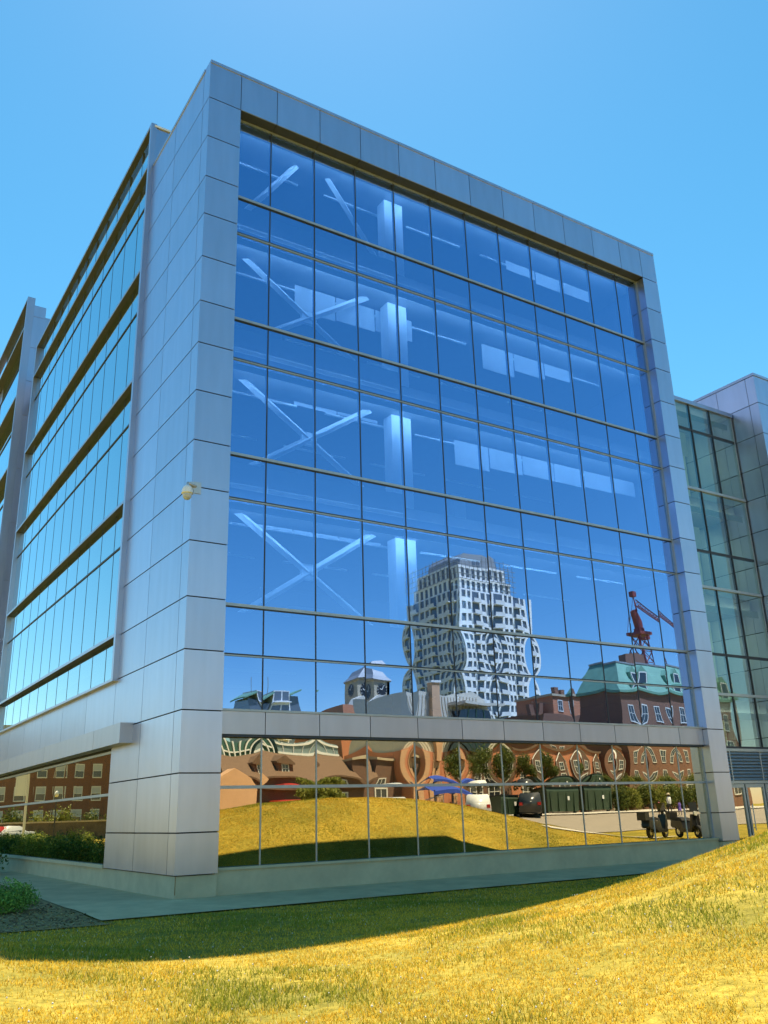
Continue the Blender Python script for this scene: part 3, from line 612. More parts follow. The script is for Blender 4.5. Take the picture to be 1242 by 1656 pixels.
def tree(x, y, h, cr, label, group, cols, sd, n=6000, size=0.16, trunk=0.35):
    z = float(terrain(x, y)); t = thing('tree', label, 'tree', (x, y, z), 0, group); q = random.Random(sd); mb = MB()
    top = Vector((q.uniform(-.3, .3), q.uniform(-.3, .3), h*0.75)); mb.bar((0, 0, -0.1), (0, 0, h*trunk), 0.05+0.018*h, 8, 0.03+0.012*h); mb.bar((0, 0, h*trunk), top, 0.03+0.012*h, 7, 0.02)
    lobes = [(0, 0, h*0.62, cr*0.6, h*0.3)]
    for k in range(9):
        a = k*2.4; e = Vector((math.cos(a)*cr*0.7, math.sin(a)*cr*0.7, h*q.uniform(0.45, 0.85))); mb.bar((0, 0, h*trunk*q.uniform(0.9, 1.5)), e, 0.02+0.006*h, 5, 0.01)
        lobes.append((e.x, e.y, e.z, cr*q.uniform(0.3, 0.48), h*q.uniform(0.10, 0.18)))
    mb.build('trunk', M_['bark'], t); leaf_cloud('crown', lobes, n, size, cols, t, sd); return t
shrub(-3.3, 0.1, 0.72, 0.66, 'light green leafy shrub in the mulch bed at the corner of the paving', None, [(0.22, 0.40, 0.06), (0.28, 0.46, 0.09), (0.16, 0.30, 0.05)], 21, 5200, 0.03)
n = 5000; x = rng.uniform(-6, -2.2, n); y = rng.uniform(-3.2, 8, n); z = terrain(x, y)+0.012; th = rng.uniform(0, 6.3, n); le = rng.uniform(0.015, 0.05, n); wi = le*rng.uniform(0.25, 0.6, n); tz_ = rng.uniform(-0.4, 0.4, n)
ux, uy = np.cos(th), np.sin(th)
V = np.stack([np.c_[x-ux*le-uy*wi, y-uy*le+ux*wi, z-tz_*le], np.c_[x-ux*le+uy*wi, y-uy*le-ux*wi, z-tz_*le], np.c_[x+ux*le+uy*wi, y+uy*le-ux*wi, z+tz_*le+0.01], np.c_[x+ux*le-uy*wi, y+uy*le+ux*wi, z+tz_*le+0.01]], 1).reshape(-1, 3)
cc = np.array([(0.34, 0.22, 0.09), (0.22, 0.13, 0.06), (0.50, 0.38, 0.18), (0.15, 0.10, 0.05)])[rng.integers(0, 4, n)]
o = tri_mesh('mulch', V, np.arange(4*n).reshape(-1, 4), np.repeat(cc, 4, 0), M_['blade'], kind='stuff'); tag(o, 'loose bark chips scattered over the planting bed', 'mulch')
shrub(-4.3, 0.9, 0.6, 0.7, 'dark green shrub behind the light green corner shrub in the mulch bed', None, OLIVE, 22, 3500, 0.03)
# ------------------------------------------------------------------ the town behind the camera, seen in the glass
M_['twhite'] = mat('white precast', (0.82, 0.81, 0.79), 0.7, var=0.05, scale=0.3)
M_['tgrey'] = mat('grey precast', (0.66, 0.66, 0.66), 0.7, var=0.08, scale=0.3)
M_['tglass'] = mat('dark tower glazing', (0.11, 0.13, 0.155), 0.12, spec=0.8)
M_['metalroof'] = mat('grey metal roof', (0.30, 0.30, 0.30), 0.5, 0.3, var=0.1, scale=0.4)
M_['seam'] = mat('pale standing seam', (0.62, 0.55, 0.44), 0.55, 0.1, var=0.08)
M_['stone'] = mat('buff limestone', (0.50, 0.41, 0.28), 0.85, var=0.15, scale=0.7)
M_['peach'] = mat('peach stucco', (0.62, 0.36, 0.20), 0.85, var=0.1, scale=0.6)
M_['orange'] = brick_mat('orange brick', (0.62, 0.19, 0.07), (0.54, 0.16, 0.06), (0.45, 0.33, 0.24))
M_['brick'] = brick_mat('brown brick', (0.24, 0.095, 0.05), (0.18, 0.07, 0.04), (0.24, 0.18, 0.13))
M_['brick2'] = brick_mat('dark brick', (0.19, 0.09, 0.05), (0.14, 0.07, 0.045), (0.18, 0.14, 0.11))
M_['rooftile'] = mat('brown roof', (0.16, 0.095, 0.055), 0.8, var=0.2, scale=2.5, stretch=(3, 1, 1))
M_['copper'] = mat('verdigris copper', (0.15, 0.30, 0.21), 0.7, var=0.15, scale=0.9)
M_['trim'] = mat('white trim', (0.72, 0.70, 0.64), 0.6)
M_['wglass'] = mat('house window glass', (0.03, 0.035, 0.04), 0.06, spec=0.8)
M_['craneR'] = mat('red oxide steel', (0.22, 0.035, 0.025), 0.6, var=0.2, scale=1.5)
M_['scaf'] = mat('scaffold steel', (0.22, 0.22, 0.21), 0.6)
def gz(x, y): return float(terrain(x, y))
# --- white tower
tx, ty = 125.75, -151.5; tz = gz(tx, ty)
T = thing('apartment_tower', 'white high-rise apartment tower with dark windows and scaffolded top mirrored in the glass', 'tower', (tx, ty, 0))
cor = MB(); cor.box(0.3, 23.7, -21.7, -0.3, tz-1, 54.5); cor.box(0.9, 18.5, -20, -1.0, 54.5, 58.0); cor.box(1.5, 17.0, -19, -1.6, 58.0, 61.8); cor.build('core', M_['tglass'], T)
wh = MB(); gr = MB(); ba = MB()
for k in range(17):
    z = 1+k*3.15
    for a, b_ in ((0, 5.0), (7.6, 10.6), (14.2, 18.6), (21.2, 24.0)): wh.box(a, b_, -0.3, 0.0, z, z+1.15)
    for a, b_ in ((0, 0.8), (2.4, 3.1), (4.3, 5.0), (7.6, 8.3), (9.9, 10.6), (14.2, 14.9), (16.1, 16.7), (17.9, 18.6), (21.2, 21.7), (23.2, 24.0)): wh.box(a, b_, -0.3, 0.02, z+1.15, z+3.15)
    for a, b_ in ((5.0, 7.6), (10.6, 14.2), (18.6, 21.2)):
        ba.box(a, b_, -0.3, 1.1, z, z+0.3); ba.box(a, b_, 1.02, 1.08, z+0.3, z+1.15)
    for a, b_ in ((-22, -20), (-17, -11.5), (-8.5, -3.2), (-1.6, 0.0)): gr.box(0, 0.3, a, b_-0.302, z, z+1.15)
    for a in (-22, -20.7, -17, -14.5, -12.2, -8.5, -6.2, -3.9, -1.6): gr.box(-0.02, 0.3, a, a+0.7, z+1.15, z+3.15)
    for a, b_ in ((-20, -17), (-11.5, -8.5), (-3.2, -1.6)): ba.box(-1.0, 0.3, a, b_, z, z+0.3); ba.box(-1.0, -0.94, a, b_, z+0.3, z+1.15)
for z0, x0, x1, y0, y1 in ((54.5, 0.7, 18.7, -20.2, -0.8), (58.0, 1.3, 17.2, -19.2, -1.4)):
    for zz in (z0, z0+3.0 if z0 < 58 else z0+3.3): wh.box(x0, x1, y0, y1, zz, zz+0.55)
    for a in np.arange(x0, x1, 2.1): wh.box(a, a+0.85, y1-0.3, y1+0.02, z0+0.55, z0+3.4)
    for a in np.arange(y0, y1, 2.3): wh.box(x0-0.02, x0+0.3, a, a+0.9, z0+0.55, z0+3.4)
wh.build('white_frames', M_['twhite'], T); gr.build('grey_frames', M_['tgrey'], T); ba.build('balconies', M_['tgrey'], T)
pr = MB(); pr.prism([(3.0, 61.8), (15.5, 61.8), (14.6, 65.4), (12, 66.2), (5, 66.0), (3.6, 64.4)], -16, -3); pr.build('penthouse_roof', M_['metalroof'], T)
pw = MB(); pw.box(8.2, 9.4, -3.02, -2.9, 62.6, 64.2); pw.box(9.8, 11.0, -3.02, -2.9, 62.6, 64.2); pw.build('window', M_['tglass'], T)
sf = MB(); q = random.Random(4)
for x0, x1, y, z0, z1 in ((0.2, 18.8, -0.4, 57.8, 64.2), (14.5, 20.5, -0.2, 54.4, 62.5)):
    for a in np.arange(x0, x1, 1.6): sf.bar((a, y, z0), (a, y, z1+q.uniform(-1, 0.6)), 0.09, 4)
    for zz in np.arange(z0, z1, 1.4): sf.bar((x0, y, zz), (x1, y, zz), 0.08, 4)
for a in np.arange(-22, -1, 1.8): sf.bar((0.3, a, 57.8), (0.3, a, 64+q.uniform(-1, 0.6)), 0.09, 4)
for zz in np.arange(58, 64, 1.4): sf.bar((0.3, -22, zz), (0.3, -1, zz), 0.08, 4)
sf.build('scaffold', M_['scaf'], T)
# --- generic helpers for the street row
def windows(parent, xs, zs, wd, ht, y=0.0, trim=True):
    for z in zs:
        for x in xs:
            fr = MB()
            if trim:
                t = 0.12; fr.box(x-t, x, y-0.02, y+0.06, z-t, z+ht+t); fr.box(x+wd, x+wd+t, y-0.02, y+0.06, z-t, z+ht+t); fr.box(x, x+wd, y-0.02, y+0.06, z+ht, z+ht+t); fr.box(x, x+wd, y-0.02, y+0.09, z-t, z); fr.box(x, x+wd, y-0.02, y+0.04, z+ht/2-0.03, z+ht/2+0.03); fr.box(x+wd/2-0.03, x+wd/2+0.03, y-0.02, y+0.035, z, z+ht)
            else: fr.box(x, x+wd, y-0.02, y+0.08, z-0.12, z)
            o = fr.build('window', M_['trim'], parent); p = MB(); p.box(x, x+wd, y-0.05, y+0.012, z, z+ht); p.build('pane', M_['wglass'], o)
def gable(x0, x1, y0, y1, z0, z1, over=0.4, along='x'):
    mb = MB()
    if along == 'x': mb.prism([(y0-over, z0-0.1), (y1+over, z0-0.1), (y1+over, z0+0.1), ((y0+y1)/2, z1), (y0-over, z0+0.1)], x0-over, x1+over, 'x')
    else: mb.prism([(x0-over, z0-0.1), (x1+over, z0-0.1), (x1+over, z0+0.1), ((x0+x1)/2, z1), (x0-over, z0+0.1)], y0-over, y1+over, 'y')
    return mb
def at(px, Y): return mirY(px, 1300, Y)[0]
def zat(px, py, Y): return mirY(px, py, Y)[2]
# --- brown-roofed house with dormer and the brick annex
Yh = -41.0; x0, x1 = at(352, Yh), at(592, Yh); g = gz(x0, Yh)
H = thing('house', 'low brown-roofed house with a dormer mirrored in the ground floor glass', 'house', (x0, Yh, g)); wd = x1-x0
box('wall', (0, wd, -9, 0, -0.6, 2.7), M_['brick2'], H)
gable(0, wd, -9, 0, 2.7, 5.6).build('roof', M_['rooftile'], H)
dm = MB(); dm.box(4.2, 6.4, -3.4, -0.6, 3.0, 4.3); d = dm.build('dormer', M_['brick'], H); gable(4.2, 6.4, -3.6, -0.5, 4.3, 5.2, 0.2, 'y').build('dormer_roof', M_['rooftile'], d)
windows(H, (4.9,), (3.25,), 0.8, 0.9, -0.6); windows(H, (1.2, 7.5, 9.6), (0.9,), 1.1, 1.3)
x0, x1 = at(592, Yh), at(668, Yh); A = thing('brick_annex', 'plain dark brick annex with a pale eaves board next to the brown-roofed house', 'building', (x0, Yh-0.5, g)); wd = x1-x0
box('wall', (0.05, wd, -8, 0, -0.6, zat(620, 1228, Yh)-g), M_['brick2'], A); box('eaves', (0, wd+0.1, -8.2, 0.25, zat(620, 1228, Yh)-g, zat(620, 1222, Yh)-g), M_['stone'], A); windows(A, (1.2,), (1.2,), 1.0, 1.3)
# --- peach gabled house
Yp = -38.0; x0, x1 = at(335, Yp), at(416, Yp); g = gz(x0, Yp)
H = thing('house', 'peach stucco gabled house with small dark windows mirrored beside the corner pier', 'house', (x0, Yp, g)); wd = x1-x0
gw = MB(); zz = zat(400, 1276, Yp)-g; gw.prism([(0, -0.6), (wd, -0.6), (wd, zz), (wd*0.45, zz+1.2), (0, zz+0.3)], -2.4, 0); gw.build('wall', M_['peach'], H)
windows(H, (1.6, 2.9), (0.7,), 0.6, 0.9, 0, False)
# --- glass-roofed building and white curved one over the roofs
Yg = -66.0; x0, x1 = at(340, Yg), at(425, Yg); g = gz(x0, Yg)
H = thing('glass_hall', 'green glass hall with white ribs rising behind the brown roof', 'building', (x0, Yg, g)); wd = x1-x0; top = zat(390, 1172, Yg)-g
box('glazing', (0, wd, -8, 0, -0.5, top), mat('green glazing', (0.05, 0.12, 0.09), 0.1, spec=0.7), H)
for a in np.arange(0, wd+0.1, wd/5): box('rib', (a-0.12, a+0.12, 0, 0.3, -0.5, top+0.2), M_['twhite'], H)
for zz in np.arange(1, top, 2.2): box('rail', (0.13, wd-0.13, 0.02, 0.2, zz, zz+0.25), M_['twhite'], H)
x0, x1 = at(440, Yg), at(545, Yg)
H = thing('glass_office', 'pale grey glass office slab with floor bands behind the dormer', 'building', (x0, Yg, g)); wd = x1-x0; top = zat(490, 1180, Yg)-g
box('glazing', (0, wd, -9, 0, -0.5, top), mat('pale glazing', (0.22, 0.28, 0.28), 0.15, spec=0.7), H)
for zz in np.arange(0.6, top, 1.6): box('floor_band', (-0.1, wd+0.1, 0.0, 0.2, zz, zz+0.35), M_['twhite'], H)
for a in np.arange(1, wd, 1.8): box('fin', (a, a+0.12, 0.0, 0.15, top-6, top), M_['tgrey'], H)
# --- dark modern block far left
Ym = -124.0; x0, x1 = at(400, Ym), at(492, Ym); g = gz(x0, Ym)
H = thing('modern_block', 'dark glass apartment block with slanted flat roofs mirrored low in the blue panes', 'building', (x0, Ym, 0)); wd = x1-x0
box('wing', (0.6, 3.4, -9, -0.5, g-1, zat(405, 1138, Ym)), M_['tglass'], H); box('tower_core', (3.4, 8.2, -10, 0, g-1, zat(440, 1114, Ym)-0.3), M_['tgrey'], H); box('wing', (8.2, wd, -9, -0.4, g-1, zat(485, 1128, Ym)), M_['tglass'], H)
for a0, a1, pz, dz in ((-0.6, 3.4, zat(405, 1136, Ym), 1.6), (8.2, wd+0.6, zat(485, 1126, Ym), 0.9)):
    rm = MB(); s = 1 if a0 < 0 else -1; lo, hi = (pz-0.4, pz+dz) if s > 0 else (pz-0.3, pz+dz); rm.prism([(a0, lo if s > 0 else lo), (a1, hi if s > 0 else hi), (a1, hi+0.35), (a0, lo+0.35)], -9.4, 0.6); rm.build('roof', M_['copper'], H)
for k in range(5):
    zz = zat(440, 1114, Ym)-2.4-k*2.9; box('window', (3.7, 5.6, 0, 0.05, zz, zz+1.9), M_['tglass'], H); box('window', (6.0, 7.9, 0, 0.05, zz, zz+1.9), M_['tglass'], H); box('balcony', (3.5, 8.1, 0, 1.2, zz-0.5, zz-0.3), M_['twhite'], H)
mb = MB(); mb.bar((2.6, -2, 20), (2.6, -2, 26), 0.08); mb.build('mast', M_['scaf'], H)
# --- clock tower hall
Yc = -73.0; cx = at(597, Yc); g = gz(cx, Yc)
K2 = thing('clock_tower', 'buff stone clock tower with a flared roof above a pale seamed hall roof', 'tower', (cx, Yc, 0))
box('shaft', (0, 3.3, -4.6, 0, g-1, 17.6), M_['stone'], K2); box('cornice', (-0.2, 3.5, -4.8, 0.2, 17.6, 17.8), M_['stone'], K2)
rf = MB(); z0, z1, z2 = 17.8, 18.5, 19.3
for (a, za), (b_, zb) in (((-0.35, z0), (0.35, z1)), ((0.35, z1), (0.8, z2))):
    c1 = [(a, -4.6-a, za), (3.3-a, -4.6-a, za), (3.3-a, a*-1, za), (a, a*-1, za)]; c2 = [(b_, -4.6+b_, zb), (3.3-b_, -4.6+b_, zb), (3.3-b_, -b_, zb), (b_, -b_, zb)]
    c1 = [(a, -4.6+a, za), (3.3-a, -4.6+a, za), (3.3-a, -a, za), (a, -a, za)]
    for k in range(4): rf.poly([c1[k], c1[(k+1) % 4], c2[(k+1) % 4], c2[k]])
rf.poly([(0.8, -3.8, z2), (2.5, -3.8, z2), (2.5, -0.8, z2), (0.8, -0.8, z2)]); rf.build('roof', M_['metalroof'], K2)
for axis in (0, 1):
    mb = MB(); n = 20; ring = []
    for k in range(n):
        an = 2*math.pi*k/n; ring.append((math.cos(an)*1.05, math.sin(an)*1.05))
    P = (lambda a, b_: (-0.06, -2.3+a, 16.2+b_)) if axis == 0 else (lambda a, b_: (1.65+a, 0.06, 16.2+b_))
    mb.poly([P(a, b_) for a, b_ in ring]); f = mb.build('clock_face', M_['dark'], K2)
    hb = MB(); o2 = (lambda a, b_: Vector(P(a, b_))+Vector((-0.05, 0, 0) if axis == 0 else (0, 0.05, 0)))
    hb.bar(o2(0, 0), o2(0.3, 0.75), 0.07, 4); hb.bar(o2(0, 0), o2(-0.5, 0.2), 0.07, 4)
    for k in range(12):
        an = k*math.pi/6; hb.bar(o2(math.cos(an)*0.82, math.sin(an)*0.82), o2(math.cos(an)*0.98, math.sin(an)*0.98), 0.05, 4)
    hb.build('hands', M_['trim'], f)
hx0, hx1 = at(560, -70), at(668, -70); HL = thing('brick_hall', 'red brick hall with a pale standing seam roof below the clock tower', 'building', (hx0, -70, 0)); wd = hx1-hx0
box('wall', (0, wd, -12, 0, g-1, 13.2), M_['orange'], HL)
sr = MB(); sr.prism([(2.6, 13.3), (wd+1, 13.3), (wd+0.8, 14.2), (wd-3, 15.1), (5.0, 15.2), (3.4, 14.4)], -2.9, -1.4); sr.build('seam_roof', M_['seam'], HL)
for a in np.arange(3.4, wd, 0.75): box('seam', (a, a+0.07, -1.42, -1.3, 13.4, 14.6), M_['stone'], HL)
gable(3.4, 9.8, -0.4, 1.6, 12.0, 14.2, 0.3, 'y').build('porch_roof', M_['metalroof'], HL); box('chimney', (7.6, 8.2, -3.6, -3.0, 15.0, 17.9), M_['dark'], HL)
# --- seamed metal and stone building with chimney (peach and orange below)
Y4 = -40.0; x0, x1 = at(668, Y4), at(822, Y4); g = gz(x0, Y4)
H = thing('stone_hall', 'hall with pale seamed cladding, a stone chimney and peach and orange lower walls', 'building', (x0, Y4, 0)); wd = x1-x0; zs = 7.0
box('lower_wall', (0, 5.0, -10, 0, g-0.8, zs), M_['orange'], H)
for a, b_ in ((0.05, 0.95), (1.55, 2.9), (3.9, 4.4)):
    box('stone_panel', (a, b_, 0.0, 0.12, g-0.5, zs-0.1), M_['peach'], H)
    for zz in np.arange(g+0.5, zs-0.3, 0.55): box('panel_joint', (a, b_, 0.12, 0.128, zz, zz+0.035), M_['stone'], H)
for zz in (2.9, 4.4, 5.7): box('wall_lamp', (2.1, 2.3, 0.13, 0.35, zz, zz+0.35), M_['dark'], H)
up = MB(); up.prism([(0.3, zs), (wd, zs), (wd-1.6, 10.6), (wd-3.2, 11.4), (4, 10.9), (0.6, 11.2)], -9, -0.05); up.build('clad_wall', M_['seam'], H)
for a in np.arange(0.6, wd-2.6, 0.42): box('cladding_seam', (a, a+0.05, -0.05, 0.02, zs+0.1, 10.8), M_['stone'], H)
box('chimney', (1.9, 2.9, -0.3, 0.55, zs-1.2, 12.0), M_['peach'], H); box('chimney_cap', (1.8, 3.0, -0.4, 0.65, 12.0, 12.2), M_['trim'], H)
cn = MB(); pts = [(4.3+i*0.42, 10.3-0.10*math.sin(i/10*math.pi)*4*0.4) for i in range(11)]; cn.prism(pts+[(a, z-0.25) for a, z in reversed(pts)], -0.05, 1.6); cn.build('canopy', M_['seam'], H)
box('glass_bay', (4.6, 8.2, 0.0, 0.5, zs, 9.6), M_['wglass'], H)
for a in (5.5, 6.4, 7.3): box('bay_mullion', (a, a+0.08, 0.5, 0.56, zs, 9.6), M_['copper'], H)
box('dark_wing', (5.02, wd+0.6, -9, -0.3, g-0.8, zs-0.02), M_['brick2'], H); windows(H, (6.0, 8.0), (g+1.2, g+3.6), 1.2, 1.5, -0.3)
# --- orange-walled gabled row
Y7 = -40.5; x0, x1 = at(828, Y7), at(992, Y7); g = gz(x0, Y7)
H = thing('gabled_row', 'orange brick row with two brown gabled fronts edged in white', 'building', (x0, Y7, g)); wd = x1-x0
box('wall', (0, wd, -9, 0, -0.8, 6.2), M_['orange'], H); box('roof', (-0.2, wd+0.2, -9.2, 0.25, 6.2, 6.6), M_['rooftile'], H)
for a in (4.4, 9.0):
    fr = MB(); fr.prism([(a, -0.5), (a+3.0, -0.5), (a+3.0, 4.6), (a+1.5, 6.0), (a, 4.6)], 0.0, 0.5); f = fr.build('gabled_front', M_['brick2'], H)
    for p, q_ in (((a, 4.6), (a+1.5, 6.0)), ((a+1.5, 6.0), (a+3.0, 4.6)), ((a, -0.4), (a, 4.6)), ((a+3.0, -0.4), (a+3.0, 4.6))):
        tb = MB(); tb.bar((p[0], 0.5, p[1]), (q_[0], 0.5, q_[1]), 0.1, 4); tb.build('trim_board', M_['trim'], f)
    windows(H, (a+0.85,), (1.3, 3.2), 1.2, 1.2, 0.5)
windows(H, (1.4,), (1.2, 3.6), 1.1, 1.5)
# --- brown stepped building behind
Y6 = -58.0; x0, x1 = at(888, Y6), at(988, Y6); g = gz(x0, Y6)
H = thing('brick_block', 'stepped red-brown brick block with chimneys behind the gabled row', 'building', (x0, Y6, 0)); wd = x1-x0
box('wall', (0, wd, -8, 0, g-1, 12.0), M_['brick'], H); box('upper_wall', (2.5, wd, -7, -0.5, 12.0, 14.4), M_['orange'], H); box('cornice', (2.3, wd+0.2, -7.2, -0.3, 14.4, 14.7), M_['stone'], H)
for a, h in ((1.0, 13.6), (4.8, 16.0), (6.2, 15.7), (8.8, 15.6)): box('chimney', (a, a+0.8, -3, -2.2, 11, h), M_['brick'], H)
windows(H, (1.0, 3.4, 5.8, 8.2), (8.6,), 1.1, 1.6); windows(H, (3.6, 6.2, 8.4), (12.5,), 0.9, 1.3, -0.5)
# --- brick building with green mansard roof
Y5 = -40.0; x0, x1 = at(1022, Y5), at(1240, Y5); g = gz(x0, Y5)
H = thing('mansard_building', 'brown brick building with a green copper mansard roof and white dormers', 'building', (x0, Y5, g)); wd = x1-x0; ze = zat(1050, 1117, Y5)-g; zr = zat(1050, 1072, Y5)-g
box('wall', (0, wd, -6, 0, -0.8, ze), M_['brick'], H); box('cornice', (-0.3, wd+0.3, -6.3, 0.35, ze, ze+0.3), M_['copper'], H)
mr = MB(); b0 = [(-0.2, -6.2, ze+0.3), (wd+0.2, -6.2, ze+0.3), (wd+0.2, 0.2, ze+0.3), (-0.2, 0.2, ze+0.3)]; t0 = [(1.2, -4.6, zr), (wd-1.6, -4.6, zr), (wd-1.6, -1.4, zr), (1.2, -1.4, zr)]
for k in range(4): mr.poly([b0[k], b0[(k+1) % 4], t0[(k+1) % 4], t0[k]])
mr.poly(t0); mr.build('mansard_roof', M_['copper'], H); box('ridge', (1.1, wd-1.5, -4.7, -1.3, zr, zr+0.2), M_['metalroof'], H)
for a in (2.2, 7.4, 12.6, 17.8):
    dm = MB(); dm.prism([(a, ze+0.4), (a+1.7, ze+0.4), (a+1.7, ze+1.7), (a+0.85, ze+2.4), (a, ze+1.7)], -1.6, 0.05); o = dm.build('dormer', M_['copper'], H); p = MB(); p.box(a+0.3, a+1.4, 0.0, 0.09, ze+0.55, ze+1.6); p.build('dormer_window', M_['wglass'], o)
    f = MB(); f.box(a+0.15, a+0.3, 0.0, 0.12, ze+0.45, ze+1.7); f.box(a+1.4, a+1.55, 0.0, 0.12, ze+0.45, ze+1.7); f.box(a+0.3, a+1.4, 0, 0.12, ze+1.6, ze+1.72); f.build('dormer_trim', M_['trim'], o)
windows(H, (1.6, 4.8, 8.0, 11.2, 14.4, 17.6), (1.4, 4.6, 7.8), 1.2, 1.8)
box('chimney', (5.2, 7.4, -4.4, -3, zr+0.2, zr+1.6), M_['brick'], H)
# --- red crane behind it
Yk = -80.0; kx0, kz0 = mirY(1042, 1066, Yk)[[0, 2]]; g = gz(kx0, Yk)
CR = thing('tower_crane', 'red tower crane with a latticed mast rising behind the green roof', 'crane', (kx0, Yk, g)); top = mirY(1042, 1028, Yk)[2]-g
ms = MB()
for sx in (-1, 1):
    for sy in (-1, 1): ms.bar((sx*2.6, sy*2.6, 0), (sx*0.9, sy*0.9, top), 0.16, 4)
nn = 12
for k in range(nn):
    za, zb = top*k/nn, top*(k+1)/nn; ra, rb = 2.6-1.6*k/nn, 2.6-1.6*(k+1)/nn
    for s in (-1, 1):
        ms.bar((-ra*s, ra, za), (rb*s, rb, zb), 0.09, 4); ms.bar((-ra*s, -ra, za), (rb*s, -rb, zb), 0.09, 4); ms.bar((ra, -ra*s, za), (rb, rb*s, zb), 0.09, 4); ms.bar((-ra, -ra*s, za), (-rb, rb*s, zb), 0.09, 4)
    ms.bar((-ra, ra, za), (ra, ra, za), 0.09, 4)
ms.build('mast', M_['craneR'], CR)
sb = MB(); sb.box(-1.6, 1.6, -1.6, 1.6, top, top+0.5); sb.bar((0, 0, top+0.5), (0, 0, top+1.2), 1.0, 10); sb.build('slew_ring', M_['craneR'], CR)
cb = MB(); cb.prism([(-0.5, top+1.2), (0.7, top+1.2), (0.4, top+2.6), (-0.9, top+4.4), (-1.5, top+4.1)], -0.5, 0.5); cb.build('machine_house', M_['craneR'], CR)
jb = MB(); J0 = Vector((-1.0, 0.8, top+5.0)); J1 = Vector((3.6, 5, top+0.4))
for s in (-0.5, 0.5):
    jb.bar(J0+Vector((s, 0, 0)), J1+Vector((s, 0, 0)), 0.14, 4); jb.bar(J0+Vector((0, 0, 1.0)), J1+Vector((0, 0, 0.4)), 0.12, 4)
for k in range(14):
    p = J0.lerp(J1, k/14); r = J0.lerp(J1, (k+1)/14); jb.bar(p+Vector((-0.5, 0, 0)), r+Vector((0, 0, 1.0-0.6*k/14)), 0.07, 4); jb.bar(p+Vector((0.5, 0, 0)), r+Vector((0, 0, 1.0-0.6*k/14)), 0.07, 4)
jb.build('jib', M_['craneR'], CR)
cj = MB(); cj.bar((0.8, -0.4, top+3.0), (4.6, -3, top+0.9), 0.12, 4); cj.box(4.2, 5.6, -3.6, -2.4, top+0.2, top+1.4); cj.build('counterweight', M_['craneR'], CR)
af = MB(); af.bar((-0.6, 0.5, top+4), (-0.7, 0, top+7.0), 0.13, 4); af.bar((0.6, -0.5, top+3), (-0.7, 0, top+7.0), 0.13, 4); af.bar((-0.7, 0, top+7.0), (3.6, -6, top+1.2), 0.05, 4); af.bar((-0.7, 0, top+7.0), J0, 0.05, 4); af.box(-1.2, -0.2, -0.5, 0.5, top+6.7, top+7.6); af.build('a_frame', M_['craneR'], CR)
